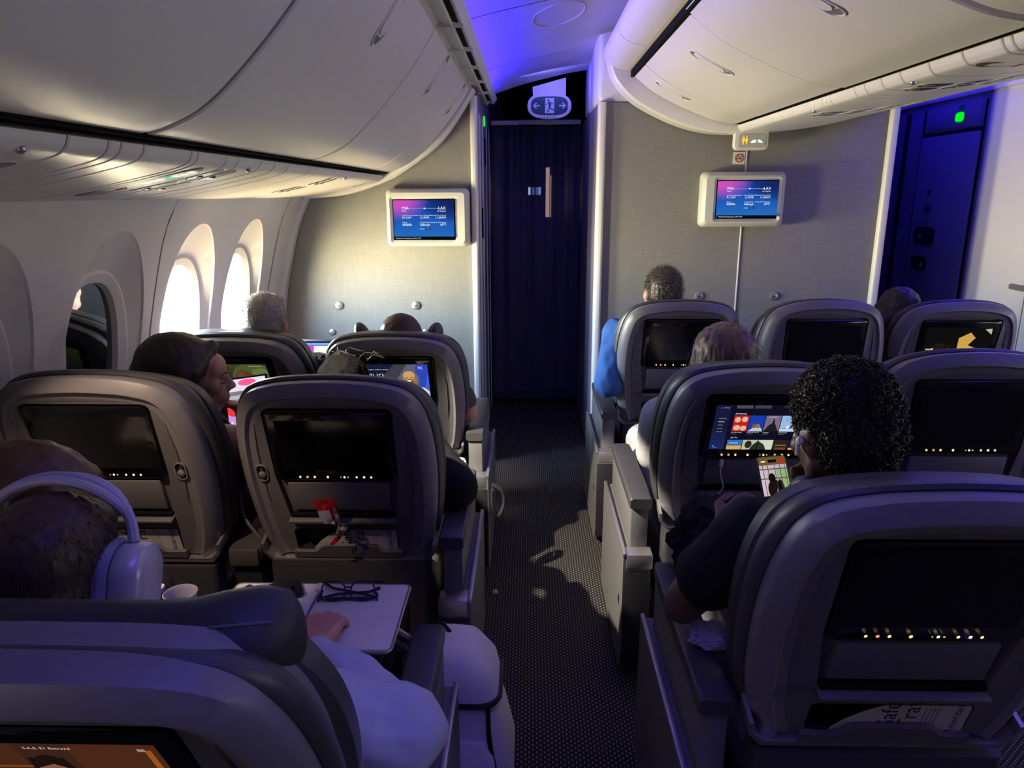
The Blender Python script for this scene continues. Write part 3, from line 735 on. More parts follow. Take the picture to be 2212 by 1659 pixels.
def flight_text(it):
    it += [('r', 0, 0, 1, .075, (8, 10, 16)), ('t', 'Outside Air Temperature -69°F, -56°C', .03, .02, .042, 'LEFT', WT),
           ('r', .265, .790, .52, .797, (120, 190, 255)), ('r', .52, .790, .74, .797, (190, 210, 240)), ('e', .255, .793, .010, .014, (110, 190, 255)), ('e', .75, .793, .010, .014, WT),
           ('p', [(.50, .793), (.52, .815), (.54, .793), (.52, .771)], WT),
           ('t', 'MIA', .145, .765, .105, 'LEFT', WT), ('t', 'LAX', .87, .765, .105, 'RIGHT', WT), ('t', 'Miami', .145, .71, .048, 'LEFT', WT), ('t', 'Los Angeles', .87, .71, .048, 'RIGHT', WT)]
    for x, al, a, c, d, e in ((.145, 'LEFT', 'Local Time at Destination', '9:11AM', 'Altitude', '40000ft'), (.52, 'CENTER', 'Time to Destination', '2:19HR', 'Ground Speed', '568mph'), (.87, 'RIGHT', 'Estimated Time of Arrival', '11:30AM', 'Outside Air Temperature', '-69°F')):
        it += [('t', a, x, .605, .040, al, WT), ('t', c, x, .535, .078, al, WT), ('t', d, x, .425, .040, al, WT), ('t', e, x, .35, .082, al, WT)]
    it += [('r', .43, .25, .52, .295, (30, 150, 220)), ('r', .525, .25, .61, .295, (8, 12, 30)), ('t', 'English', .475, .262, .032, 'CENTER', (150, 230, 250)), ('t', 'Metric', .568, .262, .032, 'CENTER', WT)]
    return it
def wall_monitor(label, cx, cz, w, h, sx, sz, sw, sh):
    t = thing('wall_monitor', label, 'monitor', (cx, 4.2, cz), group='bulkhead flight information monitors')
    b = MB(); rr = lambda a, c, r, y: [V((p, y, q)) for p, q in rrect(-a / 2, a / 2, -c / 2, c / 2, r, 6)]
    ix, iz = sx - cx, sz - cz
    inn = lambda a, c, r, y: [V((ix + p, y, iz + q)) for p, q in rrect(-a / 2, a / 2, -c / 2, c / 2, r, 6)]
    b.loft([rr(w - .03, h - .03, .02, 0), rr(w, h, .03, -.03), rr(w, h, .03, -.055), rr(w - .012, h - .012, .028, -.078), rr(w - .05, h - .045, .02, -.096), inn(sw + .040, sh + .040, .016, -.098), inn(sw + .026, sh + .026, .012, -.092), inn(sw + .010, sh + .010, .006, -.086)], mat('monitor_grey', (.50, .50, .46), .45, noise_amt=.03), True, True, True)
    b.build('housing', t, angle=30)
    b = MB(); b.loft([inn(sw + .010, sh + .010, .004, -.084), inn(sw + .010, sh + .010, .004, -.0875)], M_GLASS); g = b.build('screen_bezel', t)
    b = MB(); screen_mesh(b, flight_text(flight_items()), sw, sh, facing(ix - sw / 2, -.0878, iz - sh / 2), .00003); b.build('screen_image', g)
wall_monitor('grey wall monitor with flight details on the sunlit fabric bulkhead over the window-side seats', -.563, 1.475, .466, .318, -.582, 1.465, .338, .213)
wall_monitor('grey wall monitor with flight details on the shaded bulkhead facing the centre seats', 1.176, 1.569, .462, .296, 1.195, 1.569, .326, .196)

def button(x, z, r, label):
    t = thing('wall_stud', label, 'wall stud', (x, 4.2, z), group='brushed metal discs on the bulkheads')
    b = MB(); b.disc((0, 0, 0), r, (0, -1, 0), .012, M_METAL, 32, .3); b.build('cap', t)
    b = MB(); b.disc((0, -.0118, 0), r * .2, (0, -1, 0), .001, mat('stud_hole', (.05, .05, .05), .4, metal=.8), 16); b.build('centre', t)
button(-1.111, .972, .0245, 'brushed metal disc on the sunlit bulkhead, upper one nearer the window')
button(-.658, .972, .0245, 'brushed metal disc on the sunlit bulkhead, upper one nearer the aisle')
button(-1.163, .814, .020, 'brushed metal disc just above the open laptop')
button(-.606, .814, .020, 'brushed metal disc half hidden beside the dark-haired head by the aisle')
button(.986, 1.026, .024, 'brushed metal disc to the right of the man in the blue shirt')
button(1.417, 1.026, .024, 'brushed metal disc above the empty middle seat of the front row')
# ------------------------------------------------------------------ seats
RIGHT = [(v.x, v.y) for v in crom([(.232, 0, 0), (.250, .06, 0), (.263, .15, 0), (.270, .27, 0), (.267, .38, 0), (.256, .46, 0), (.236, .522, 0), (.198, .564, 0), (.135, .587, 0), (.065, .597, 0), (0, .600, 0)], 5)]
CONT = RIGHT + [(-x, u) for x, u in RIGHT[-2::-1]]        # up the right side, over the top, down the left side
def inset(pts, d, lift=0.0):
    n = len(pts); out = []
    for i, (x, u) in enumerate(pts):
        a = pts[max(i - 1, 0)]; c = pts[min(i + 1, n - 1)]
        tx, tu = c[0] - a[0], c[1] - a[1]; l = math.hypot(tx, tu) or 1
        nx, nu = -tu / l, tx / l           # inward for this direction
        uu = u + nu * d
        if i in (0, n - 1): uu = u + lift
        out.append((x + nx * d, max(uu, lift)))
    return out
def yb(x): return .28 * x * x
def ring(pts, y): return [V((x, y + yb(x), u - .42 * max(0, y) * (max(0, u) / .6) ** 2)) for x, u in pts]
def fill_holes(mb, loops, m):
    """flat-ish face bounded by loops[0] with the other loops as holes; loops are lists of BMVerts"""
    edges = []
    for lp in loops:
        for a, c in zip(lp, lp[1:] + lp[:1]):
            e = mb.bm.edges.get((a, c)) or mb.bm.edges.new((a, c)); edges.append(e)
    r = bmesh.ops.triangle_fill(mb.bm, use_beauty=True, use_dissolve=False, edges=edges)
    i = mb.mi(m)
    for f in r['geom']:
        if isinstance(f, bmesh.types.BMFace): f.material_index = i; f.smooth = True
REC = [(-.148, .135), (.148, .135), (.170, .30), (.172, .50)] + [(.172 - .022 * (1 - cos(a)), .50 + .022 * sin(a)) for a in [R(22.5 * i) for i in range(1, 5)]] + [(-.150 - .022 * sin(a), .50 + .022 * cos(a)) for a in [R(22.5 * i) for i in range(0, 5)]] + [(-.170, .30)]
POC = rrect(-.150, .150, .028, .108, .012, 3)
def make_shell_bm():
    b = MB()
    vr = b.loft([ring(CONT, .085), ring(CONT, .012), ring(inset(CONT, .004, .002), .0), ring(inset(CONT, .028, .004), -.020), ring(inset(CONT, .034, .006), -.0215), ring(inset(CONT, .043, .008), -.012), ring(inset(CONT, .060, .010), -.010)], M_SHELL, closed=False)
    inner = vr[-1]
    hl = []
    for loop, depth in ((REC, .016), (POC, .035)):
        a = [b.bm.verts.new(V((x, -.010 + yb(x) * .8, u))) for x, u in loop]; c = [b.bm.verts.new(V((x, -.010 + depth + yb(x) * .5, u))) for x, u in loop]
        n = len(loop)
        for i in range(n): b.face([a[i], a[(i + 1) % n], c[(i + 1) % n], c[i]], M_PANEL if depth < .03 else M_DARK)
        b.face(c, M_PANEL if depth < .03 else M_DARK)
        hl.append(a)
    fill_holes(b, [inner] + hl, M_PANEL)
    # close the lower edge
    b.face([vr[k][0] for k in range(len(vr))] + [vr[k][-1] for k in range(len(vr) - 1, -1, -1)], M_PANEL)
    # raised pressed lines either side of the screen
    for s_ in (-1, 1):
        b.tube([(s_ * .198, -.012 + yb(.198), .47), (s_ * .206, -.012 + yb(.206), .38), (s_ * .206, -.012 + yb(.206), .28), (s_ * .200, -.012 + yb(.2), .20)], [.0005, .0022, .0022, .0005], M_PANEL, 6)
    return b
def make_lip_bm():
    b = MB(); out = inset(CONT, -.016)
    b.loft([ring(inset(CONT, .03), .04), ring(inset(CONT, -.004), .036), ring(inset(CONT, -.012), .044), ring(inset(CONT, -.015), .058), ring(inset(CONT, -.012), .078), ring(inset(CONT, -.002), .092), ring(inset(CONT, .01), .106)], M_LEATHER, closed=False)
    return b
def make_cushion_bm():
    b = MB(); z = lambda p: p
    rs = []
    for d, y in ((.0, .09), (-.014, .105), (-.012, .14), (.01, .165), (.05, .175)):
        q = inset(CONT, d)
        rs.append([V((x, y + yb(x) * .6, u - .42 * y * (max(0, u) / .6) ** 2 - .012)) for x, u in q])
    b.loft(rs, M_LEATHER, closed=False, cap1=False)
    b.face([b.bm.verts.new(p) for p in rs[-1]], M_LEATHER)
    return b
def make_wings_bm():
    b = MB()
    for s_ in (-1, 1):
        b.ell((s_ * .145, .215, .39), (.032, .05, .07), M_LEATHER, Euler((0, s_ * .18, s_ * -.35)).to_matrix(), 18, 12)
    b.box(-.15, .15, .165, .20, .28, .40, M_LEATHER, .018, 3)
    return b
def make_headroll_bm(): # raised winged headrest seen from behind
    b = MB(); rs = []
    for x in [w_ * .262 / .258 for w_ in (-.258, -.254, -.24, -.215, -.18, -.14, -.1, -.05, 0, .05, .1, .14, .18, .215, .24, .254, .258)]:
        e = abs(x) / .262; k = 1 if e < .82 else math.sqrt(max(.02, 1 - ((e - .82) / .182) ** 2))
        ear = max(0, (e - .45) / .55) ** 1.5; low = .042 + .055 * ear; hi = .048 + .008 * math.exp(-((e - .70) / .15) ** 2) - .006 * math.exp(-((e - .48) / .12) ** 2)
        cy, cu = .100 + .03 * e ** 3, .486
        q = []
        for i in range(20):
            a = 2 * pi * i / 20
            q.append(V((x, cy + .052 * k * cos(a) * (1 + .15 * ear), cu + (hi if sin(a) > 0 else low) * (.25 + .75 * k) * (abs(sin(a)) ** .8) * (1 if sin(a) > 0 else -1))))
        rs.append(q)
    b.loft(rs, mat('headrest_cover', (.022, .022, .025), .6, noise_amt=.15, bump=.2))
    b.tube([r[6] + V((0, 0, .001)) for r in rs[2:-2]], .0018, M_SEAM, 5)
    return b
def make_trim_bm():
    b = MB()
    o = [(.256, .052), (.253, .018), (.228, -.012), (-.228, -.012), (-.253, .018), (-.256, .052)]
    i = [(-.247, .052), (-.244, .022), (-.224, .002), (.224, .002), (.244, .022), (.247, .052)]
    b.prism(o + i, lambda a, c, t: (a, t + yb(a), c), -.030, .035, M_METAL)
    return b
def make_monitor():
    b = MB(); r0 = rrect(-.165, .165, .285, .514, .016, 5)
    f = lambda d, y: [V((x, y, u)) for x, u in rrect(-.165 + d, .165 - d, .285 + d, .514 - d, .016, 5)]
    b.loft([f(0, .012), f(0, -.004), f(.004, -.0075)], M_GLASS)
    return b
def display_bm(items=None):
    b = MB(); sw, sh = .284, .163
    M = Matrix.Translation((-sw / 2, -.0079, .322)) @ Matrix.Rotation(R(90), 4, 'X')
    if items is None: b.poly([M @ V(p) for p in ((0, 0, 0), (sw, 0, 0), (sw, sh, 0), (0, sh, 0))], M_SCREEN)
    else: screen_mesh(b, items, sw, sh, M, .00003)
    return b
def lights_bm():
    b = MB(); y = -.0082; z = .299
    for x, r, c in ((-.0995, .0030, (255, 225, 150)), (-.0795, .0032, (255, 150, 110)), (-.0595, .0032, (255, 225, 150)), (-.0235, .0034, (255, 220, 150)), (.0125, .0016, (255, 235, 190)), (.0225, .0030, (255, 240, 200)), (.0325, .0020, (255, 235, 200)), (.056, .0030, (255, 225, 150)), (.0765, .0032, (255, 245, 215)), (.096, .0030, (255, 225, 160))):
        b.poly([V((x + r * cos(a), y, z + r * (1.15 if r > .002 else .8) * sin(a))) for a in [2 * pi * i / 10 for i in range(10)]], emat(c, 1.4))
    return b
def make_panel_bm():
    b = MB()
    b.box(-.140, .140, -.006, .012, .178, .276, M_PANEL, .004)
    return b
def make_ledge_bm():
    b = MB(); b.box(-.152, .152, -.030, .01, .146, .155, M_PANEL, .003)
    b.box(-.147, .148, -.012, .004, .1565, .166, M_BLACK)
    b.box(-.146, .06, -.0305, -.029, .1545, .1562, M_METAL)  # thin metal sliver put in as the glint along the ledge
    for u in (.135, .126): b.box(-.125, .135, -.0118, -.009, u, u + .0016, M_SHELL)
    return b
def make_pocket_bm():
    b = MB()
    pts = [(-.158, .008), (.158, .008), (.158, .030), (.112, .030), (.098, .034), (.086, .050), (.072, .056), (-.060, .056), (-.074, .050), (-.088, .034), (-.10, .030), (-.158, .030)]
    b.prism(pts, lambda a, c, t: (a, t + yb(a) * .5, c), -.022, -.010, M_PANEL)
    return b
def make_hook(s_):
    b = MB(); x = s_ * .205; f = lambda d, y: [V((p, y + yb(x), q)) for p, q in rrect(x - .014 + d, x + .014 - d, .282 + d, .334 - d, .0135 - d, 6)]
    b.loft([f(-.002, -.012), f(-.002, -.0165), f(.001, -.0165), f(.001, -.011)], M_SHELL, True, False, False); b.poly(f(.001, -.0125), M_BLACK)
    k = MB(); k.disc((x, -.012 + yb(x), .302), .0105, (0, -1, 0), .008, M_METAL, 22, .3)
    return b, k
def arm_bms(s_):
    """aisle-side console, s_ = -1 left of the seat, +1 right; y measured from the pad's near end"""
    pad = MB(); rs = []
    xo_, xi = .342, .268
    for y, d in ((0, .006), (.006, 0), (.1, 0), (.45, 0), (.53, .004), (.552, .014), (.558, .022)):
        rs.append([V((s_ * p, y, q)) for p, q in rrect(xi + d * .5, xo_ - d * .5, .612 + d * .4, .652 - d * .5, .010, 4)])
    pad.loft(rs, M_LEATHER)
    slab = MB(); slab.box(min(s_ * .278, s_ * .336), max(s_ * .278, s_ * .336), .012, .53, .46, .613, M_SIDE, .006)
    box = MB()
    prof = [(-.045, .468), (.565, .468), (.575, .455), (.585, .10), (.575, .03), (.02, .03), (-.03, .05), (-.045, .10)]
    box.prism(prof, lambda a, c, t: (s_ * t, a, c), .275, .362, M_SIDE)
    tr = MB(); tr.box(min(s_ * .352, s_ * .364), max(s_ * .352, s_ * .364), -.047, .57, .466, .480, M_METAL, .002)
    tr.box(min(s_ * .268, s_ * .352), max(s_ * .268, s_ * .352), -.048, .012, .425, .476, M_METAL, .003)
    lt = MB(); lt.box(min(s_ * .3615, s_ * .3635), max(s_ * .3615, s_ * .3635), .02, .04, .26, .285, M_BLACK); 
    lw = MB(); lw.box(min(s_ * .272, s_ * .36), max(s_ * .272, s_ * .36), -.0465, .02, .06, .42, M_DARK, .004)
    return [('armrest_pad', pad), ('console_slab', slab), ('console_box', box), ('console_trim', tr), ('latch', lt), ('console_end', lw)]
def seat_base_bm():
    b = MB(); b.box(-.235, .235, .06, .56, .30, .455, M_LEATHER, .035, 3); return b
def frame_bm():
    b = MB(); b.box(-.22, .22, .04, .52, .20, .30, M_DARK, .01)
    return b
def leg_bm(x):
    b = MB(); b.box(x - .02, x + .02, .06, .12, 0, .21, M_DARK, .005); b.box(x - .02, x + .02, .42, .48, 0, .21, M_DARK, .005); b.box(x - .018, x + .018, .06, .48, 0, .025, M_DARK, .004); return b
def shroud_bm():
    b = MB()
    pts = rrect(-.236, .236, -.022, .06, .02)
    b.loft([[V((x * .96, y + .02, .16)) for x, y in pts], [V((x, y, .30)) for x, y in pts], [V((x, y, .56)) for x, y in pts]], M_SHROUD)
    b.box(-.17, .17, -.028, -.018, .33, .43, M_DARK, .006)
    return b
def ctr_arm_bm(s_):
    x = s_ * .307
    p = MB(); rs = []
    for y, d in ((.02, .008), (.03, 0), (.48, 0), (.52, .012)): rs.append([V((a, y, c)) for a, c in rrect(x - .050 + d, x + .050 - d, .555 + d * .5, .600 - d * .5, .012, 4)])
    p.loft(rs, M_LEATHER)
    q = MB(); q.box(x - .042, x + .042, .035, .50, .12, .556, M_DARK, .006)
    e = MB(); e.box(x - .044, x + .044, .012, .03, .545, .60, mat('bronze_cap', (.09, .07, .066), .4, metal=.3), .006)
    return [('center_armrest', p), ('center_console', q), ('armrest_cap', e)]
PROTO = {}
def pm(key, fn, name):
    """build a part's mesh once and hand out objects that share it"""
    if key not in PROTO:
        o = fn().build(name); PROTO[key] = o.data; bpy.data.objects.remove(o)
    o = bpy.data.objects.new(name, PROTO[key]); C.objects.link(o); return o
SEATS = {}
def seat(code, label, X, Yt, Zt, th, ynear, arm=0, ctr=0, hook=0, items=None, headroll=False, wings=True, pocket=True):
    t = thing('airline_seat', label, 'seat', (X, Yt, 0), group='premium cabin seats')
    def back(key, fn, name, parent=t):
        o = pm(key, fn, name); o.parent = parent
        if parent is t: o.location = (0, 0, Zt); o.rotation_euler = (th, 0, 0)
        return o
    back('shell', make_shell_bm, 'back_shell'); back('lip', make_lip_bm, 'backrest_edge'); back('cush', make_cushion_bm, 'backrest')
    back('trim', make_trim_bm, 'lower_trim')
    mo = back('mon', make_monitor, 'monitor')
    if items is None: back('disp', display_bm, 'display', mo)
    else: back('disp' + code, lambda: display_bm(items), 'display', mo)
    back('led', lights_bm, 'touch_keys', mo)
    back('pan', make_panel_bm, 'storage_panel'); back('ledge', make_ledge_bm, 'tablet_ledge'); back('poc', make_pocket_bm, 'literature_pocket')
    if hook:
        h = back('hook%d' % hook, lambda: make_hook(hook)[0], 'coat_hook'); back('hookb%d' % hook, lambda: make_hook(hook)[1], 'hook_knob', h)
    if wings == 'high':
        h_ = back('wings', make_wings_bm, 'headrest'); h_.location = (0, -.06 * sin(th), Zt + .058 * cos(th))
    elif headroll: back('roll', make_headroll_bm, 'headrest')
    elif wings: back('wings', make_wings_bm, 'headrest')
    for key, fn, name in (('base', seat_base_bm, 'seat_cushion'), ('frm', frame_bm, 'seat_frame'), ('shr', shroud_bm, 'lower_shroud'), ('legl', lambda: leg_bm(-.15), 'leg'), ('legr', lambda: leg_bm(.15), 'leg')):
        o = pm(key, fn, name); o.parent = t
    if arm:
        for nm, _ in ARMN:
            o = pm('arm%d%s' % (arm, nm), lambda nm=nm: dict(arm_bms(arm))[nm], nm); o.parent = t; o.location = (0, ynear - Yt, 0)
    if ctr:
        for nm in ('center_armrest', 'center_console', 'armrest_cap'):
            o = pm('ctr%d%s' % (ctr, nm), lambda nm=nm: dict(ctr_arm_bm(ctr))[nm], nm); o.parent = t; o.location = (0, ynear - Yt, 0)
    Mx = Matrix.Translation((X, Yt, Zt)) @ Matrix.Rotation(th, 4, 'X')
    if headroll:
        for o_ in t.children:
            if o_.name.startswith('backrest_edge'): o_.scale = (1, .82, .985)
            elif o_.name.split('.')[0] == 'backrest': o_.scale = (1, 1, .90)
    SEATS[code] = (t, Mx)
    return t
ARMN = [(n_, 0) for n_, _ in arm_bms(1)]

MOVIE_7A = vgrad((20, 22, 20), (60, 62, 36), 8) + [('e', .80, .55, .30, .5, (78, 84, 44)), ('e', .9, .75, .12, .12, (100, 110, 60)), ('e', .73, .25, .06, .22, (52, 56, 30)), ('p', [(0, 0), (1, 0), (.95, .12), (.6, .2), (.4, .3), (.2, .22), (0, .28)], (34, 30, 30)),
    ('e', .32, .56, .12, .26, (96, 70, 52)), ('p', [(.19, .66), (.22, .9), (.35, .95), (.45, .86), (.44, .7), (.38, .76), (.24, .76)], (18, 15, 14)), ('r', .27, .58, .31, .60, (30, 22, 18)), ('r', .35, .58, .39, .60, (30, 22, 18)),
    ('e', .66, .52, .13, .30, (84, 58, 28)), ('e', .58, .35, .10, .26, (60, 38, 22)), ('e', .72, .35, .08, .24, (110, 76, 36)), ('e', .62, .6, .05, .16, (92, 66, 50)), ('r', .76, .93, .95, .945, (170, 170, 160))]
V7C = vgrad((16, 18, 34), (24, 28, 58), 6) + [('p', [(.42, 0), (1, 0), (1, 1), (.55, 1), (.36, .6)], (66, 60, 70)), ('p', [(.60, 0), (1, 0), (1, 1), (.72, 1), (.55, .5)], (90, 96, 130)), ('p', [(.72, 0), (1, 0), (1, 1), (.85, 1)], (44, 70, 180)), ('p', [(.9, 0), (1, 0), (1, .8)], (60, 96, 220)),
    ('e', .52, .24, .16, .20, (92, 80, 78)), ('e', .74, .52, .135, .33, (96, 92, 112)), ('e', .74, .54, .11, .27, (126, 110, 100)),
    ('p', [(.55, 0), (.58, .22), (.68, .32), (.86, .34), (.97, .22), (1, 0)], (170, 156, 128)), ('p', [(.86, 0), (.84, .22), (.92, .30), (.99, .18), (1, 0)], (238, 214, 214)), ('p', [(.64, .28), (.72, .40), (.80, .36), (.84, .28), (.74, .2)], (250, 236, 222)),
    ('e', .735, .58, .082, .20, (176, 122, 74)), ('e', .735, .68, .078, .12, (206, 160, 108)), ('e', .735, .46, .060, .09, (120, 78, 46)), ('e', .73, .50, .035, .022, (250, 240, 230)), ('e', .705, .61, .014, .012, (50, 30, 18)), ('e', .765, .61, .014, .012, (50, 30, 18)),
    ('t', '7C', .86, .86, .105, 'LEFT', (245, 245, 250)), ('t', '환영합니다', .40, .60, .150, 'RIGHT', (248, 248, 250)), ('t', 'Flight 1209', .15, .90, .040, 'LEFT', (220, 222, 230)), ('t', 'Los Angeles, California (LAX)', .15, .83, .045, 'LEFT', (230, 232, 240))]
V7C = [it for it in V7C if not (it[0] == 't' and it[1].startswith('Flight'))]
MOVIE_7H = [('r', 0, 0, 1, 1, (14, 13, 15)), ('p', [(.52, 0), (.50, .70), (.66, .86), (.80, .62), (.90, .2), (.80, 0)], (206, 160, 76)), ('p', [(.66, .5), (.84, .92), (.95, .9), (.97, .3), (.86, .08), (.78, .42)], (16, 14, 14)), ('p', [(.74, .12), (.80, .34), (.92, .08), (.86, 0)], (170, 120, 60)), ('p', [(.86, .95), (.96, .97), (.97, .80)], (190, 180, 150)),
    ('e', .24, .24, .14, .32, (34, 24, 18)), ('e', .40, .22, .10, .4, (20, 16, 15)), ('p', [(.30, .02), (.37, .44), (.41, .02)], (150, 112, 50))] + [('r', .04, .12 + .12 * i, .12 + .02 * i, .16 + .12 * i, (216, 168, 130)) for i in range(3)] + [('r', .13, .06, .15, .42, (216, 168, 110))]
def menu_8d():
    it = [('r', 0, 0, 1, 1, (15, 14, 34)), ('r', 0, 0, .15, 1, (22, 26, 60))] + vgrad((30, 40, 92), (22, 24, 54), 6, 0, .15, 0, .6)
    it += [('r', .20, .93, .36, 1, (70, 74, 84)), ('r', .38, .93, .54, 1, (60, 64, 76)), ('r', .66, .95, 1, .99, (44, 44, 54)), ('t', 'Search', .80, .955, .03, 'LEFT', (240, 240, 245)), ('t', 'Flight Info', .91, .955, .03, 'LEFT', (240, 240, 245)),
           ('p', [(.045, .955), (.055, .955), (.065, .92), (.055, .925)], (200, 60, 60)), ('t', 'American', .075, .935, .026, 'LEFT', (235, 235, 240)),
           ('t', 'All Movies', .20, .80, .046, 'LEFT', (245, 245, 250)), ('t', 'All TV', .20, .255, .046, 'LEFT', (245, 245, 250))]
    for i, s_ in enumerate(('DISCOVER', 'WATCH', 'LISTEN', 'GAMES', 'MY LIST')): it.append(('t', s_, .045, .70 - .075 * i, .028, 'LEFT', (250, 250, 252) if i == 1 else (170, 172, 190)))
    cols = [((190, 40, 40), (225, 180, 150)), ((20, 60, 170), (190, 196, 206)), ((120, 104, 130), (30, 28, 34)), ((150, 185, 225), (225, 235, 245)), ((190, 80, 20), (60, 20, 10)), ((70, 60, 60), (30, 28, 30))]
    names = ['Best Man Holiday', 'Call Me by Your N...', 'Divergent', 'Forrest Gump', '20 Feet from ...', 'Failure to ...']
    for i, (c0, c1) in enumerate(cols):
        x = .195 + .158 * i; w = .150
        it += [('r', x, .42, x + w, .775, c0)]
        if i == 0: it += [('e', x + .04, .68, .03, .06, c1), ('e', x + .11, .69, .03, .06, c1), ('e', x + .045, .50, .035, .06, c1), ('e', x + .11, .49, .03, .06, c1), ('r', x, .575, x + w, .61, (200, 20, 30))]
        elif i == 1: it += [('p', [(x, .42), (x + w, .42), (x + .13, .50), (x + .07, .55), (x + .03, .47)], c1), ('e', x + .06, .55, .022, .05, (120, 84, 60)), ('e', x + .095, .54, .022, .05, (150, 110, 80))]
        elif i == 2: it += [('r', x, .42, x + w, .52, (170, 110, 60)), ('p', [(x, .42), (x + w, .42), (x + .1, .6), (x + .085, .74), (x + .07, .6), (x + .04, .56)], c1), ('t', 'DIVERGENT', x + w / 2, .735, .030, 'CENTER', (235, 235, 240))]
        elif i == 3: it += [('r', x, .42, x + w, .47, (200, 215, 232)), ('r', x + .03, .495, x + .12, .505, (60, 80, 120)), ('e', x + .075, .52, .012, .04, (235, 240, 245)), ('t', 'Forrest', x + w / 2, .70, .042, 'CENTER', (60, 100, 180)), ('t', 'Gump', x + w / 2, .655, .042, 'CENTER', (60, 100, 180))]
        elif i == 4: it += [('r', x + .01, .55, x + .14, .66, (225, 130, 40)), ('e', x + .075, .50, .028, .08, c1), ('e', x + .075, .60, .016, .035, c1), ('r', x + .05, .70, x + .10, .755, (200, 40, 30))]
        it += [('t', names[i], x, .385, .026, 'LEFT', (235, 235, 240)), ('r', x, .352, x + .06, .358, (130, 130, 140))]
    tv = [((50, 110, 190), (220, 170, 80)), ((190, 190, 160), (40, 40, 36)), ((205, 215, 190), (40, 50, 40)), ((40, 34, 30), (235, 200, 40)), ((18, 26, 70), (230, 180, 70)), ((190, 140, 120), (80, 110, 160))]
    for i, (c0, c1) in enumerate(tv):
        x = .175 + .158 * i; w = .150
        it += [('r', x, 0, x + w, .225, c0)]
        if i == 0: it += [('r', x, 0, x + w, .09, c1), ('t', 'Animals', x + .02, .14, .05, 'LEFT', (245, 245, 250))]
        elif i == 1: it += [('e', x + .06, .12, .035, .09, c1), ('p', [(x + .08, 0), (x + w, 0), (x + w, .2), (x + .1, .1)], c1)]
        elif i == 2: it += [('p', [(x, 0), (x, .2), (x + .06, .12), (x + .09, 0)], c1)]
        elif i == 3: it += [('t', 'AliBARS', x + w / 2, .15, .055, 'CENTER', c1), ('r', x + .02, .10, x + .13, .11, c1), ('r', x + .02, 0, x + .13, .05, (110, 70, 50))]
        elif i == 4: it += [('r', x, 0, x + w, .04, c1), ('r', x + .07, 0, x + .078, .18, (120, 150, 230))]
        else: it += [('r', x, .12, x + w, .225, c1), ('e', x + .05, .07, .03, .08, (150, 90, 80)), ('e', x + .11, .06, .03, .07, (60, 40, 40))]
    it = [x_ for x_ in it if not (x_[0] == 't' and x_[1] == 'AliBARS')]
    it += [('e', .055, .08, .025, .04, (50, 120, 210)), ('e', .063, .095, .02, .032, (22, 30, 70))]
    return it
MOVIE_9C = [('r', 0, 0, 1, 1, (58, 34, 26)), ('p', [(0, 0), (0, 1), (.10, 1), (.16, 0)], (34, 24, 24)), ('p', [(.03, .50), (.10, .95), (.19, .95), (.20, .50)], (120, 96, 74)), ('r', .30, .2, .46, 1, (70, 38, 22)), ('r', .30, .64, .50, .67, (120, 66, 24)),
    ('r', .66, .30, 1, 1, (72, 38, 24)), ('r', .95, .45, .975, .92, (150, 84, 26)), ('p', [(.72, .55), (.96, .62), (.96, .66), (.72, .60)], (110, 60, 26)),
    ('p', [(.40, 0), (.45, .26), (.68, .26), (.74, 0)], (28, 18, 18)), ('e', .555, .50, .085, .34, (26, 16, 14)), ('e', .545, .46, .072, .27, (132, 84, 62)), ('e', .51, .50, .016, .02, (38, 22, 18)), ('e', .575, .50, .016, .02, (38, 22, 18)), ('e', .545, .34, .022, .018, (90, 48, 40)), ('p', [(.47, .62), (.48, .80), (.62, .80), (.63, .60), (.56, .70)], (26, 16, 14)),
    ('t', 'S.A.S. E1 Betrayal', .50, .925, .044, 'LEFT', (215, 200, 190)), ('r', .925, .905, .955, .945, (150, 130, 120))]

seat('7A', 'seat in front of the woman with the tablet, showing a movie couple on its screen', -1.14, 2.90, .565, .53, 2.85, 0, 0, 0, MOVIE_7A)
seat('7C', 'aisle seat by the fabric bulkhead with lit Korean welcome screen reading 7C', -.526, 2.881, .543, .448, 2.825, 1, -1, 0, V7C, wings='high')
seat('7D', 'front-row seat of the man in the blue shirt, its screen off', .672, 3.242, .572, .244, 3.126, -1, 0, 0)
seat('7E', 'empty middle seat of the front row with a dark screen and coat hook', 1.258, 3.09, .577, .11, 3.126, 0, -1, -1)
seat('7H', 'front-row seat at the edge showing a movie with yellow shapes', 1.845, 3.18, .572, .20, 3.126, 1, -1, 0, MOVIE_7H)
seat('8A', 'window seat of the woman with the tablet, brown-lit, safety card in its pocket', -1.139, 1.887, .587, .277, 1.884, 0, 0, 1)
seat('8C', 'aisle seat with a red snack wrapper tucked behind its ledge', -.525, 1.932, .568, .291, 1.884, 1, -1, -1)
seat('8D', 'aisle seat whose screen shows a film menu, behind the brown-haired head', .671, 2.14, .58, .379, 2.164, -1, 0, 0, menu_8d())
seat('8E', 'middle seat right of the person with curly hair, big dark screen', 1.253, 2.05, .585, .14, 2.164, 0, -1, -1)
seat('9A', 'window seat mostly out of frame under the brown-haired woman looking down', -1.11, .90, .585, .25, .91, 0, 0, 0)
seat('9C', 'large blue-lit seat close to the camera with a thick raised headrest and movie screen', -.528, .836, .618, .45, .91, 1, -1, 0, MOVIE_9C, headroll=True)
seat('9D', 'large dark seat close to the camera behind the person in a black tee', .675, 1.191, .588, .306, 1.208, -1, 0, 0)

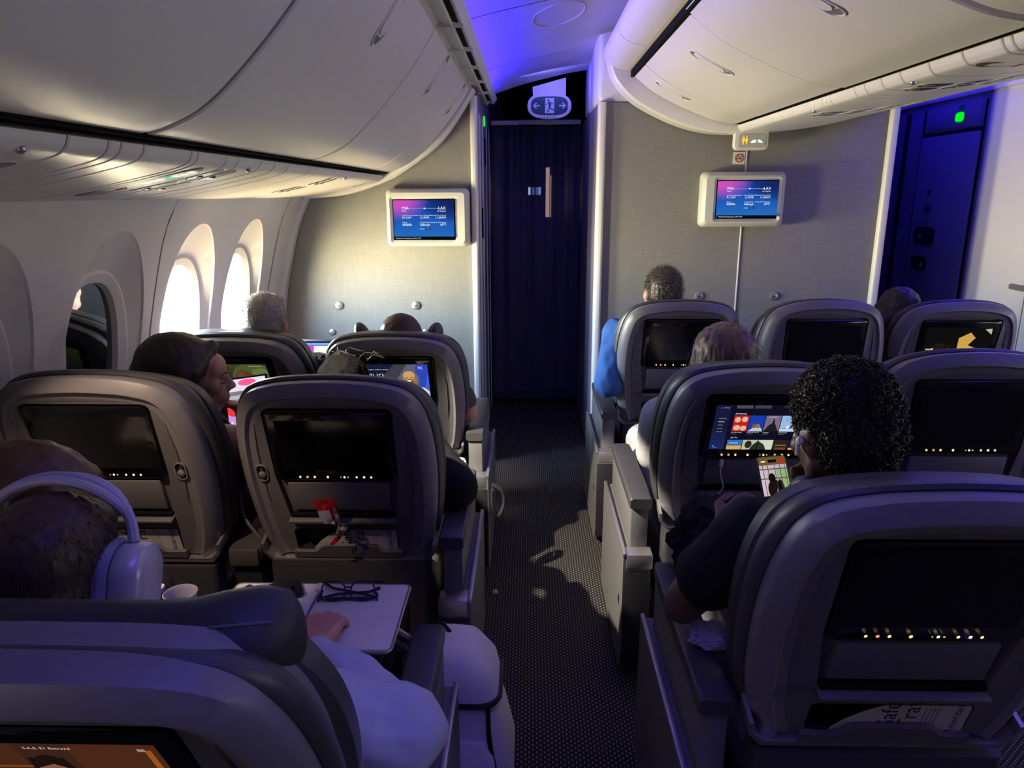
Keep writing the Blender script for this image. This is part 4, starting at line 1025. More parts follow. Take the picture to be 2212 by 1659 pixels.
# safety cards in the pockets
def card(code, label):
    t, Mx = SEATS[code]
    o = thing('safety_card', label, 'card', group='safety cards in seat pockets'); o.matrix_world = Mx
    b = MB(); pts = [(-.105, .020), (-.098, .036), (-.080, .058), (-.055, .080), (-.035, .092), (-.02, .1), (-.01, .104), (.142, .104), (.146, .100), (.146, .016)]
    b.prism(pts, lambda a, c, t: (a, t, c), -.006, -.0045, M_PAPER); s_ = b.build('sheet', o)
    b = MB()
    F = lambda x, u: Matrix.Translation((x, -.0064, u)) @ Matrix.Rotation(R(90), 4, 'X') @ Matrix.Rotation(R(90), 4, 'Z')
    b.text('Safe', .046, F(.014, .040), M_INK); b.text('Trav', .046, F(.052, .036), M_INK); b.text('American', .022, F(.131, .022), M_INK)
    for k in range(4): b.box(.064 + .0075 * k, .0652 + .0075 * k, -.0064, -.006, .03 + .012 * (k % 2), .098, M_GREYSEAM)
    b.build('printing', s_)
card('8A', 'pale safety card in the pocket behind the woman with the tablet')
card('8C', 'pale safety card in the pocket below the red snack wrapper')
card('8E', 'safety card peeking over the shoulder of the person in black')
card('9D', 'dim purple safety card in the pocket of the big near seat')
# ------------------------------------------------------------------ people
def capsule(mb, p0, p1, r0, r1, m, n=14):
    p0, p1 = V(p0), V(p1); d = p1 - p0
    if d.length < 1e-6: d = V((0, 0, 1e-4))
    ax = d.normalized(); x = ax.orthogonal().normalized(); y = ax.cross(x); rs = []
    for i in range(5):
        a = R(-88 + 88 * i / 4); rs.append((p0 + ax * r0 * sin(a), r0 * cos(a)))
    for i in range(5):
        a = R(88 * i / 4); rs.append((p1 + ax * r1 * sin(a), r1 * cos(a)))
    mb.loft([[c + (x * cos(2 * pi * j / n) + y * sin(2 * pi * j / n)) * max(r, .0004) for j in range(n)] for c, r in rs], m)
def blob(prims, voxel, m, smooth=3, disp=None):
    """one continuous surface grown round a set of tapered limbs and ellipsoids"""
    b = MB()
    for p in prims:
        if p[0] == 'c': capsule(b, p[1], p[2], p[3], p[4], m)
        else: b.ell(p[1], p[2], m, p[3] if len(p) > 3 else None, 18, 12)
    bmesh.ops.recalc_face_normals(b.bm, faces=list(b.bm.faces))
    me = bpy.data.meshes.new('tmp'); b.bm.to_mesh(me); b.bm.free()
    o = bpy.data.objects.new('tmp', me); C.objects.link(o)
    md = o.modifiers.new('r', 'REMESH'); md.mode = 'VOXEL'; md.voxel_size = voxel
    me2 = bpy.data.meshes.new_from_object(o.evaluated_get(bpy.context.evaluated_depsgraph_get()))
    bpy.data.objects.remove(o); bpy.data.meshes.remove(me)
    bm = bmesh.new(); bm.from_mesh(me2); bpy.data.meshes.remove(me2)
    for _ in range(smooth): bmesh.ops.smooth_vert(bm, verts=bm.verts, factor=.5, use_axis_x=True, use_axis_y=True, use_axis_z=True)
    if disp:
        bm.normal_update()
        mv = [(v, disp(v.co, v.normal)) for v in bm.verts]
        for v, d in mv: v.co += v.normal * d
    for f in bm.faces: f.smooth = True
    return bm
def obj_bm(bm, name, m, parent):
    me = bpy.data.meshes.new(name); bm.to_mesh(me); bm.free(); me.materials.append(m)
    o = bpy.data.objects.new(name, me); C.objects.link(o); o.parent = parent
    return o
def wrinkle(amp, sc=14.0, st=(1, 1, .6)):
    return lambda c, n: amp * (noise.noise(V((c.x * sc * st[0], c.y * sc * st[1], c.z * sc * st[2]))) + .5 * noise.noise(V((c.x * sc * 2.3, c.y * sc * 2.3, c.z * sc * 1.4))))
def ribs(amp, sc):
    return lambda c, n: amp * sin((c.y * .8 + c.z) * sc)
def head_frame(c, yaw=0, pitch=0, roll=0, k=1.0):
    return Matrix.Translation(c) @ Matrix.Rotation(R(yaw), 4, 'Z') @ Matrix.Rotation(R(pitch), 4, 'X') @ Matrix.Rotation(R(roll), 4, 'Y') @ Matrix.Scale(k, 4)
def xf(prims, M):
    k = M.to_scale()[0]; r3 = M.to_3x3().normalized(); out = []
    for p in prims:
        if p[0] == 'c': out.append(('c', M @ V(p[1]), M @ V(p[2]), p[3] * k, p[4] * k))
        else:
            rr = r3 @ p[3] if len(p) > 3 else r3
            out.append(('e', M @ V(p[1]), tuple(x * k for x in p[2]), rr))
    return out
def head_prims():
    H = [('e', (0, -.018, .034), (.074, .094, .086)), ('e', (0, .028, -.028), (.060, .062, .084)), ('e', (0, .052, -.088), (.032, .034, .028)), ('e', (0, .066, .030), (.056, .030, .040)),
         ('e', (0, .086, .014), (.048, .014, .012)), ('c', (0, .088, .012), (0, .114, -.022), .0075, .0105), ('e', (0, .114, -.024), (.0105, .010, .0095)),
         ('e', (0, .096, -.056), (.023, .012, .0065)), ('e', (0, .093, -.068), (.020, .012, .0075)), ('e', (0, .082, -.050), (.034, .022, .030))]
    for s_ in (-1, 1):
        H += [('c', (s_ * .056, -.004, -.048), (s_ * .022, .056, -.092), .022, .020), ('e', (s_ * .040, .062, -.018), (.024, .024, .024)), ('e', (s_ * .012, .106, -.027), (.009, .010, .008)),
              ('e', (s_ * .077, -.014, -.006), (.010, .020, .032), Euler((R(-12), 0, s_ * R(-22))).to_matrix()), ('e', (s_ * .082, -.022, .008), (.006, .014, .016))]
    return H
def hand_prims(wrist, tip_dir, palm_n, thumb_side, curl=(18, 25, 20), k=1.0, spread=.0):
    """palm plus five separate bent fingers; palm_n is where the palm faces; thumb_side is a direction across the palm"""
    d = V(tip_dir).normalized(); n = (V(palm_n) - d * V(palm_n).dot(d)).normalized(); s_ = V(thumb_side); s_ = (s_ - d * s_.dot(d) - n * s_.dot(n)).normalized(); w = V(wrist); P = []
    for i, (off, L, fl) in enumerate(((.030, .086, .072), (.010, .090, .080), (-.010, .086, .074), (-.029, .078, .058))):
        a = w + s_ * off * .55 * k; kn = w + d * L * k + s_ * off * k
        P.append(('c', a + d * .012 * k, kn, .0145 * k, .0110 * k))
        cur = kn; dd = d + s_ * spread * off * 8; dd.normalize()
        for j, fr in enumerate((.46, .30, .24)):
            ax = s_; ang = R(curl[j]) * (1 + .12 * (i - 1.5) * .4)
            dd = (dd * cos(ang) + n * sin(ang)).normalized()
            nx = cur + dd * fl * fr * k
            P.append(('c', cur, nx, (.0098 - .0008 * j) * k, (.0090 - .0009 * j) * k)); cur = nx
    P.append(('e', w + d * .045 * k + n * .006 * k, (.036 * k, .036 * k, .014 * k), Matrix((s_, d, n)).transposed()))
    t0 = w + d * .022 * k + s_ * .024 * k; t1 = t0 + (d * .55 + s_ * .75 + n * .35).normalized() * .042 * k
    t2 = t1 + (d * .85 + s_ * .25 + n * .45).normalized() * .032 * k; t3 = t2 + (d * .95 + n * .35).normalized() * .026 * k
    P += [('c', t0, t1, .0165 * k, .0125 * k), ('c', t1, t2, .0120 * k, .0105 * k), ('c', t2, t3, .0105 * k, .0085 * k)]
    return P
def skin(name, c): return mat(name, c, .5, noise_amt=.10, nscale=35, sss=.12, bump=.1, bscale=350)
def hairmat(name, c, a=.5): return mat(name, c, .42, noise_amt=a, nscale=1.0, stretch=(150, 150, 22), bump=.5, bscale=1.0, spec=.35)
def person(label, skin_m, hd, yaw=0, pitch=0, roll=0, k=1.0, hip=None, sh=None, el=None, wr=None, hands=None, knee=None, top=None, top_r=1.0, sleeve='long', pants=None, voxel=.009, shw=.19, chest=1.0, rib=None, name='person', wr_amp=.004, closed=False):
    """one seated person; el, wr are (left, right) points"""
    M = head_frame(hd, yaw, pitch, roll, k); hip = V(hip); hdv = V(hd)
    t = thing(name, label, 'person', (hip.x, hip.y, 0))
    neck_top = M @ V((0, -.025, -.06))
    nb = V(sh) if sh else hip.lerp(neck_top, .0) + V((0, -.06, .44))
    ch = nb.lerp(hip, .32)
    S = [nb + V((s_ * shw, 0, -.035)) for s_ in (-1, 1)]
    B = xf(head_prims(), M)
    B += [('c', nb + V((0, 0, -.02)), neck_top, .060 * k, .053 * k)]
    torso = [('e', ch, (.165 * chest, .115 * chest, .17)), ('c', ch, hip, .135 * chest, .14 * chest), ('e', hip, (.18, .14, .115)), ('c', nb + V((-.05, 0, -.02)), S[0], .058, .056), ('c', nb + V((.05, 0, -.02)), S[1], .058, .056), ('e', nb + V((0, 0, -.06)), (.13, .085, .07))]
    arms = []; fore = []; hnd = []
    for i in (0, 1):
        arms.append(('c', S[i], el[i], .054 * chest, .043)); fore.append(('c', el[i], wr[i], .043, .027))
        h = hands[i] if hands and hands[i] else dict(d=(V(wr[i]) - V(el[i])), n=(0, 0, -1), t=((1, 0, 0) if i == 0 else (-1, 0, 0)))
        hnd += hand_prims(wr[i], h['d'], h['n'], h['t'], h.get('curl', (22, 30, 22)), h.get('k', 1.0))
    legs = []; kn = knee or [hip + V((-.12, .44, .03)), hip + V((.12, .44, .03))]
    for i, s_ in enumerate((-1, 1)):
        K = V(kn[i]); A = V((K.x, K.y + .02, .09)); H0 = hip + V((s_ * .09, .02, -.005))
        legs += [('c', H0, K, .086, .062), ('c', K, A, .058, .040)]
    feet = []
    for i in (0, 1):
        K = V(kn[i]); feet.append(('c', (K.x, K.y, .05), (K.x, K.y + .15, .036), .042, .034))
    body = obj_bm(blob(B + torso + arms + fore + hnd + legs + feet, voxel, skin_m, 3), 'body', skin_m, t)
    body.matrix_parent_inverse = t.matrix_basis.inverted()
    kids = []
    g = .012
    if top:
        ti = [(p[0], p[1], tuple(x + g for x in p[2])) + tuple(p[3:]) if p[0] == 'e' else (p[0], p[1], p[2], p[3] + g, p[4] + g) for p in torso]
        for i in (0, 1):
            e0, w0 = V(el[i]), V(wr[i])
            if sleeve == 'long':
                ti += [('c', S[i], e0, (.062 + g) * top_r * chest, (.052 + g) * top_r), ('c', e0, e0.lerp(w0, .93), (.052 + g) * top_r, .026 + g)]
            elif sleeve == 'short': ti += [('c', S[i], S[i].lerp(e0, .58), (.060 + g) * top_r * chest, (.060 + g) * top_r)]
            elif sleeve == 'none': pass
        if sleeve == 'none': ti = ti[:3] + [ti[5]]
        kids.append(obj_bm(blob(ti, voxel if voxel < .008 else .009, top, 4, rib or wrinkle(wr_amp)), 'shirt' if sleeve != 'none' else 'top', top, t))
    pm_ = pants or mat('dark_trousers', (.02, .02, .025), .8, noise_amt=.15)
    pl_ = [(p[0], p[1], p[2], p[3] + .012, p[4] + .016) for p in legs] + [('e', hip, (.195, .152, .128))]
    kids.append(obj_bm(blob(pl_, .011, pm_, 3, rib or wrinkle(.005)), 'trousers', pm_, t))
    b = MB()
    for s_ in (-1, 1):
        for q in (0, 1): b.ell(M @ V((s_ * .032, .082, -.001 - .0 * q)), tuple(x * k for x in (.013, .012, .011)), mat('eye_white', (.5, .48, .46), .25), M.to_3x3().normalized(), 12, 8) if q == 0 else b.ell(M @ V((s_ * .032, .0905, -.002)), tuple(x * k for x in (.0055, .004, .0055)), mat('iris', (.02, .012, .008), .15), M.to_3x3().normalized(), 10, 6)
    if closed:
        b.bm.free(); b = MB()
        for s_ in (-1, 1): b.tube([M @ V(p) for p in ((s_ * .024, .0905, -.006), (s_ * .036, .0905, -.009), (s_ * .049, .080, -.006))], [.0008 * k, .0016 * k, .0010 * k], mat('lashes', (.015, .01, .008), .7), 6)
    kids.append(b.build('eyelashes' if closed else 'eyes', t))
    b = MB(); bc = MATS.get('brow_dark') or mat('brow_dark', (.02, .014, .01), .7)
    for s_ in (-1, 1): b.tube([M @ V(p) for p in ((s_ * .016, .098, .019), (s_ * .034, .095, .024), (s_ * .050, .084, .017))], [.0022 * k, .0028 * k, .0010 * k], bc, 6)
    kids.append(b.build('eyebrows', t))
    for o in kids: o.matrix_parent_inverse = t.matrix_basis.inverted()
    return t, M
def strands(mb, bm_src, n, m, L, jit, flow, rad=.0009, seed=1, mask=None, curl=0.0, lift=.6):
    """many fine tapered hairs rooted on a surface"""
    r = random.Random(seed); bm_src.faces.ensure_lookup_table(); bm_src.normal_update(); F = bm_src.faces; made = 0; tries = 0
    while made < n and tries < n * 8:
        tries += 1
        f = F[r.randrange(len(F))]; c = f.calc_center_median(); nn = f.normal
        if mask and not mask(c): continue
        made += 1
        d = (nn * lift + (flow(c, nn) if callable(flow) else V(flow)) + V((r.uniform(-1, 1), r.uniform(-1, 1), r.uniform(-1, 1))) * jit).normalized()
        ln = L * r.uniform(.6, 1.25); pts = []
        if curl:
            x = d.orthogonal().normalized(); y = d.cross(x); ph = r.uniform(0, 6.28); tw = r.uniform(1.1, 1.9)
            for j in range(7):
                a = ph + tw * 2 * pi * j / 6; pts.append(c - nn * .002 + d * ln * j / 6 * .8 + (x * cos(a) + y * sin(a)) * curl)
        else:
            d2 = (d + (flow(c, nn) if callable(flow) else V(flow)) * .9).normalized()
            pts = [c - nn * .002, c + d * ln * .5, c + d * ln * .5 + d2 * ln * .5]
        k = len(pts)
        mb.tube(pts, [rad * (1 - .75 * j / (k - 1)) if not curl else rad for j in range(k)], m, 3)
def hair(t, M, m, prims, voxel=.008, disp=None, n=0, L=.02, jit=.4, flow=(0, 0, 0), rad=.0009, mask=None, curl=0, seed=1, lift=.6, smooth=3, m2=None):
    bm = blob(xf(prims, M), voxel, m, smooth, disp)
    src = bm.copy(); o = obj_bm(bm, 'hair', m, t); o.matrix_parent_inverse = t.matrix_basis.inverted()
    if n:
        b = MB(); Mi = M.inverted()
        strands(b, src, n, m2 or m, L, jit, flow, rad, seed, (lambda c: mask(Mi @ c)) if mask else None, curl, lift)
        s_ = b.build('hair_strands', o, angle=180)
    src.free()
    return o
SH_SHORT = [('e', (0, -.028, .046), (.079, .095, .084)), ('e', (0, -.045, .0), (.074, .074, .075)), ('c', (0, -.068, -.02), (0, -.062, -.052), .045, .040), ('e', (0, .035, .085), (.055, .045, .028))]
def LONG(back, width=.085, front=True, vol=1.0):
    P = [('e', (0, -.022, .046), (.086 * vol, .104, .090)), ('e', (0, -.045, -.01), (.088 * vol, .085, .095))]
    P += [('c', (-.045, -.055, -.03), (-.05, -.07, -back), .055, .05), ('c', (.045, -.055, -.03), (.05, -.07, -back), .055, .05), ('c', (0, -.075, -.02), (0, -.09, -back), .055, .05)]
    if front: P += [('c', (-.074, .005, .02), (-.082, .0, -back * .8), .022, .026), ('c', (.074, .005, .02), (.082, .0, -back * .8), .022, .026), ('c', (-.01, .046, .094), (-.072, .012, .03), .022, .022), ('c', (.01, .046, .094), (.072, .012, .03), .022, .022)]
    return P
def lock(amp, sc=70):
    return lambda c, n: amp * (noise.noise(V((c.x * sc, c.y * sc, c.z * 9))) + .6 * noise.noise(V((c.x * sc * 2.2, c.y * sc * 2.2, c.z * 14))))

SK_FAIR = skin('skin_fair', (.52, .29, .21)); SK_TAN = skin('skin_tan', (.40, .215, .145)); SK_DARK = skin('skin_dark', (.12, .058, .036)); SK_PINK = skin('skin_ruddy', (.50, .24, .18)); SK_EAST = skin('skin_light_tan', (.48, .29, .19))
cl = lambda n, c, r=.85, na=.12: mat(n, c, r, noise_amt=na, nscale=25, bump=.2, bscale=500, spec=.2)
C_NAVY = cl('navy_jumper', (.02, .023, .04)); C_BLACK = cl('black_cloth', (.008, .008, .009)); C_BLUE = cl('blue_denim_shirt', (.045, .125, .34)); C_PALE = cl('pale_blue_shirt', (.44, .46, .60), .8, .04); C_KNIT = cl('white_ribbed_knit', (.36, .35, .36)); C_GREY = cl('grey_shorts', (.35, .35, .40)); C_BROWN = cl('brown_top', (.08, .06, .05))
up = (0, 0, 1)

# 7A man with short grey hair
t, M = person('man with short grey hair rim-lit by the window, seen from behind in the front row', SK_PINK, (-1.055, 2.86, 1.092), 0, -4, 0, 1.0, hip=(-1.10, 3.22, .56), sh=(-1.07, 2.93, .93), el=[(-1.36, 3.05, .68), (-.82, 3.08, .68)], wr=[(-1.22, 3.32, .66), (-.93, 3.32, .66)], top=C_NAVY)
GR = hairmat('grey_hair', (.30, .27, .26), .35)
def short_mask(z0): return lambda c: c.z > z0 and not (c.y > .03 and c.z < .07)
hair(t, M, GR, [('e', (0, -.030, .046), (.080, .095, .084)), ('e', (0, -.046, .0), (.075, .075, .075)), ('c', (0, -.070, -.02), (0, -.064, -.050), .045, .038), ('e', (0, .040, .088), (.06, .045, .032))], .007, lock(.003, 120), 4200, .013, .35, lambda c, n: V((0, .1, .1)), .0007, short_mask(-.06), seed=3, lift=.3)
# 7C woman by the aisle, only the crown and an arm
t, M = person('woman with straight dark brown hair seen from behind under the sunlit bulkhead', SK_TAN, (-.513, 2.87, 1.005), 0, -6, 0, 1.0, hip=(-.53, 3.20, .56), sh=(-.52, 2.93, .87), el=[(-.78, 3.08, .66), (-.250, 2.90, .715)], wr=[(-.62, 3.30, .66), (-.36, 3.18, .72)], top=C_BROWN, sleeve='short', shw=.18)
hair(t, M, hairmat('dark_brown_hair', (.045, .024, .014)), LONG(.30), .008, lock(.003), 700, .10, .15, lambda c, n: V((0, 0, -1)), .0007, lambda c: c.z > -.05, seed=5, lift=.3)
# 7D man in the blue shirt
t, M = person('man in a blue denim shirt with short greying dark hair, front row', SK_PINK, (.607, 3.30, 1.155), 4, -4, 0, .98, hip=(.66, 3.55, .57), sh=(.62, 3.34, 1.0), el=[(.375, 3.24, .76), (.95, 3.40, .74)], wr=[(.50, 3.50, .74), (.80, 3.62, .72)], top=C_BLUE, top_r=1.08, shw=.195, wr_amp=.014)
hair(t, M, hairmat('salt_pepper_hair', (.05, .042, .036), .7), SH_SHORT, .007, lock(.004, 110), 2600, .022, .5, lambda c, n: V((0, .1, -.1)), .0010, short_mask(-.07), seed=8, m2=hairmat('salt_pepper_strands', (.11, .095, .08), .6))
# 7H woman with long dark hair
t, M = person('woman with long dark hair leaning towards the right-hand aisle, front row', SK_EAST, (1.655, 3.27, 1.06), -10, -8, 8, 1.0, hip=(1.82, 3.50, .56), sh=(1.72, 3.30, .90), el=[(1.52, 3.36, .70), (2.05, 3.40, .68)], wr=[(1.68, 3.62, .68), (1.95, 3.62, .68)], top=C_BLACK, shw=.18)
hair(t, M, hairmat('black_brown_hair', (.018, .012, .010)), LONG(.32), .008, lock(.006), 400, .09, .15, lambda c, n: V((0, 0, -1)), .0007, None, seed=6, lift=.3)
# 8A woman in profile with a tablet
t, M = person('woman with long dark hair in profile, chin on hand, watching a bright tablet', SK_TAN, (-1.022, 2.10, 1.068), -70, -6, 0, 1.05, hip=(-1.14, 2.32, .56), sh=(-1.07, 2.10, .89), el=[(-1.32, 2.36, .68), (-.845, 2.20, .66)], wr=[(-1.15, 2.44, .72), (-.925, 2.235, .835)],
               hands=[dict(d=(.7, .2, .6), n=(.3, .6, -.2), t=(.2, 0, 1), curl=(20, 30, 20)), dict(d=(-.05, -.10, 1), n=(-.6, -.7, .1), t=(.5, -.6, 0), curl=(28, 45, 40))], top=C_BLACK, sleeve='none', voxel=.006, shw=.185, closed=True)
hair(t, M, hairmat('brown_black_hair', (.040, .026, .018)), [('e', (0, -.040, .040), (.086, .112, .092)), ('e', (0, -.075, -.01), (.084, .090, .10)), ('c', (-.005, .056, .092), (.070, .012, .030), .020, .026), ('c', (-.005, .056, .092), (-.070, .012, .030), .020, .026), ('c', (.070, .012, .030), (.074, -.012, -.02), .024, .026), ('c', (.074, -.012, .025), (.080, -.030, -.10), .030, .034), ('c', (-.074, -.012, .025), (-.080, -.030, -.10), .030, .034), ('c', (0, -.09, -.02), (0, -.085, -.26), .07, .055), ('c', (.06, -.04, -.05), (.06, -.055, -.27), .04, .03), ('c', (-.06, -.04, -.05), (-.06, -.055, -.27), .04, .03)], .007, lock(.0016), 700, .07, .15, lambda c, n: V((0, 0, -1)), .0006, None, seed=9, lift=.25)
# 8C person: a crown of hair and a black sleeve
t, M = person('person in black whose dark crown and stray hairs show over the aisle seat', SK_EAST, (-.610, 2.30, .957), 6, -22, 0, 1.0, hip=(-.53, 2.36, .56), sh=(-.56, 2.19, .86), el=[(-.80, 2.24, .68), (-.225, 2.10, .715)], wr=[(-.66, 2.46, .68), (-.30, 2.40, .705)], top=C_BLACK, top_r=1.12, shw=.20)
hair(t, M, mat('ash_black_hair', (.0016, .0014, .0014), .8, noise_amt=.5, nscale=1.0, stretch=(150, 150, 22), bump=.5, bscale=1.0, spec=.03), LONG(.22), .008, lock(.005), 300, .07, .3, lambda c, n: V((0, -.2, -.6)), .0006, None, seed=12, lift=.5)
b = MB(); r_ = random.Random(4)
for i in range(26):
    a = r_.uniform(-.085, .085); p0 = M @ V((a, r_.uniform(-.06, .04), .118)); dx = r_.uniform(-.06, .09); hz = r_.uniform(.012, .040)
    b.tube([p0, p0 + V((dx * .4, -.01, hz)), p0 + V((dx, -.02, hz * r_.uniform(.3, 1.0)))], [.0006, .0005, .0002], hairmat('stray_hair', (.05, .045, .04), .2), 3)
s_ = b.build('stray_hairs', t); s_.matrix_parent_inverse = t.matrix_basis.inverted()
# 8D woman in white knit
t, M = person('woman in a white ribbed knit outfit with brown hair, behind the film menu screen', SK_FAIR, (.622, 2.27, 1.070), 0, -6, 0, 1.02, hip=(.63, 2.48, .565), sh=(.62, 2.25, .93), el=[(.425, 2.30, .76), (.92, 2.42, .70)], wr=[(.55, 2.52, .72), (.78, 2.62, .70)], knee=[(.485, 2.88, .60), (.76, 2.90, .58)], top=C_KNIT, pants=C_KNIT, shw=.185, rib=ribs(.0016, 620))
hair(t, M, hairmat('chestnut_hair', (.13, .080, .048), .5), LONG(.20, vol=1.12), .008, lock(.007), 900, .055, .3, lambda c, n: V((.2, -.2, -.7)), .0008, None, seed=14, lift=.35, m2=hairmat('chestnut_strands', (.20, .13, .08), .4))
# 9D person with curly hair and a black tee
t, M = person('person in a black tee with short curly black hair looking down at a phone', SK_DARK, (.600, 1.335, 1.150), 14, -18, 0, 1.0, hip=(.69, 1.56, .565), sh=(.635, 1.31, .990), el=[(.338, 1.41, .735), (.98, 1.46, .72)], wr=[(.462, 1.585, .835), (.70, 1.640, .850)],
               hands=[dict(d=(.6, .3, .35), n=(.2, .5, -.7), t=(.2, .6, .6), curl=(35, 50, 35)), dict(d=(-.25, .2, .95), n=(-.25, -.95, .15), t=(-1, 0, .1), curl=(40, 45, 30))], top=C_BLACK, sleeve='short', top_r=1.02, pants=C_GREY, voxel=.006, shw=.19, chest=1.0, wr_amp=.005)
AF = hairmat('curly_black_hair', (.010, .009, .009), .4)
hair(t, M, AF, [('e', (0, -.026, .052), (.086, .100, .090)), ('e', (0, -.050, .0), (.078, .080, .078)), ('c', (0, -.074, -.02), (0, -.068, -.058), .044, .036)], .007, lambda c, n: .006 * noise.noise(c * 90), 3400, .016, .5, (0, 0, 0), .0011, lambda c: c.z > -.065 and not (c.y > .045 and c.z < .08), curl=.0042, seed=15, lift=1.0, m2=hairmat('curl_strands', (.013, .012, .0125), .4))
# 9C man with headphones
t9c, M9c = person('man in a pale blue shirt wearing white headphones, hand on the open tray', SK_PINK, (-.688, .935, 1.052), 6, -14, 6, 1.06, hip=(-.50, 1.16, .56), sh=(-.64, .975, .835), el=[(-.86, 1.14, .68), (-.215, 1.055, .70)], wr=[(-.86, 1.28, .67), (-.425, 1.24, .738)],
               hands=[dict(d=(.3, .9, 0), n=(0, 0, -1), t=(1, 0, 0)), dict(d=(.02, .98, -.03), n=(0, -.05, -1), t=(-.98, .02, .1), curl=(20, 34, 28), k=1.10)], top=C_PALE, top_r=1.18, pants=C_BLACK, voxel=.005, shw=.205, wr_amp=.009)
hair(t9c, M9c, hairmat('short_brown_hair', (.060, .036, .028), .4), SH_SHORT, .007, lock(.003, 130), 3000, .014, .22, lambda c, n: V((.1, -.3, -.5)), .0007, short_mask(-.08), seed=17, lift=.25)
# 9A woman at the frame edge
t, M = person('woman with long auburn-brown hair looking down, her cheek lit warm', SK_FAIR, (-.800, 1.06, 1.085), -58, -26, 0, 1.0, hip=(-1.12, 1.22, .56), sh=(-.98, 1.06, .93), el=[(-1.28, 1.18, .68), (-.86, 1.24, .68)], wr=[(-1.10, 1.42, .68), (-.95, 1.44, .68)], top=C_BROWN, shw=.18, closed=True)
hair(t, M, hairmat('auburn_hair', (.10, .048, .026)), LONG(.34), .008, lock(.003), 900, .08, .25, lambda c, n: V((.1, 0, -1)), .0007, None, seed=19, lift=.3, m2=hairmat('auburn_strands', (.20, .10, .05), .3))
# ------------------------------------------------------------------ things people brought, and fold-out trays
def child(b, name, parent, **k):
    o = b.build(name, parent, **k); o.matrix_parent_inverse = parent.matrix_basis.inverted(); return o
s9 = SEATS['9C'][0]
b = MB(); TZ = .700
b.loft([[V((x, y, TZ - .012)) for x, y in rrect(-.487, -.283, 1.285, 1.540, .012)], [V((x, y, TZ - .002)) for x, y in rrect(-.487, -.281, 1.283, 1.542, .012)], [V((x, y, TZ)) for x, y in rrect(-.485, -.284, 1.286, 1.539, .010)]], M_TRAY)
b.loft([[V((x, y, TZ - .012)) for x, y in rrect(-.692, -.491, 1.285, 1.540, .012)], [V((x, y, TZ - .002)) for x, y in rrect(-.694, -.491, 1.283, 1.542, .012)], [V((x, y, TZ)) for x, y in rrect(-.691, -.493, 1.286, 1.539, .010)]], M_TRAY)
tb = child(b, 'tray_table', s9)
b = MB(); b.tube([(x, y, TZ - .004) for x, y in rrect(-.694, -.281, 1.283, 1.542, .012)], .0042, M_METAL, 6, closed=True); child(b, 'tray_rim', tb)
b = MB(); b.box(-.500, -.478, 1.505, 1.535, TZ - .004, TZ + .006, M_TRAY, .002); b.box(-.491, -.487, 1.29, 1.50, TZ - .004, TZ + .0008, M_GREYSEAM); child(b, 'hinge', tb)
b = MB(); b.box(-.36, -.30, 1.282, 1.31, TZ - .035, TZ - .012, M_DARK, .003); child(b, 'catch', tb)
b = MB()
for dz in (0, -.048): b.tube([(-.305, 1.385, .688 + dz * .5), (-.255, 1.42, .625 + dz), (-.225, 1.43, .56 + dz)], .010, M_METAL, 8)
child(b, 'tray_arm', s9)
b = MB(); b.loft([[V((x, y, z)) for x, y in rrect(-1.28, -.866, 1.30, 1.535, .012)] for z in (.690, .700)], M_TRAY); child(b, 'tray_table', SEATS['9A'][0])
# near-seat headphones 
t = thing('headphones', 'pale lilac over-ear headphones on the head of the man in the pale blue shirt', 'headphones'); t.matrix_world = M9c
M_LIL = mat('lilac_aluminium', (.50, .49, .58), .32, metal=.25, noise_amt=.02); M_LILB = mat('lilac_band', (.42, .40, .55), .5); M_EARP = mat('ear_cushion', (.25, .24, .38), .8, noise_amt=.08)
for s_ in (-1, 1):
    c = V((s_ * .098, -.012, .004)); b = MB(); rs = []
    for h, g in ((-.008, .95), (0, 1.0), (.012, 1.0), (.024, .95), (.031, .80), (.034, .5)):
        rs.append([c + V((s_ * h, p * g, q * g)) for p, q in rrect(-.046, .046, -.062, .062, .038, 6)])
    b.loft(rs, M_LIL); cup = b.build('ear_cup', t)
    b = MB(); rs = []
    for h, g in ((-.034, .82), (-.030, .98), (-.020, 1.04), (-.010, .98)): rs.append([c + V((s_ * h, p * g, q * g)) for p, q in rrect(-.046, .046, -.062, .062, .038, 6)])
    b.loft(rs, M_EARP); b.build('ear_cushion', cup)
    b = MB(); b.tube([c + V((s_ * .004, 0, .056)), c + V((s_ * .000, 0, .072))], .0045, M_METAL, 8); b.build('stem', cup)
arc = lambda y, r0, lift: [V((.101 * cos(a) * r0, y + .01 * sin(a), .062 + (.080 + lift) * sin(a))) for a in [R(3 + 174 * i / 18) for i in range(19)]]
b = MB(); b.tube(arc(-.012 - .0, 1.0, .004), [.0085 if 3 <= i <= 15 else .0075 for i in range(19)], M_LILB, 8)
for s_ in (-1, 1):
    q = arc(-.012, 1.0, .004)[3:16]; q = [v + V((0, s_ * .020 * sin(pi * i / 12) ** .6, -.001)) for i, v in enumerate(q)]; b.tube(q, .0068, M_LILB, 8)
b.build('headband', t)
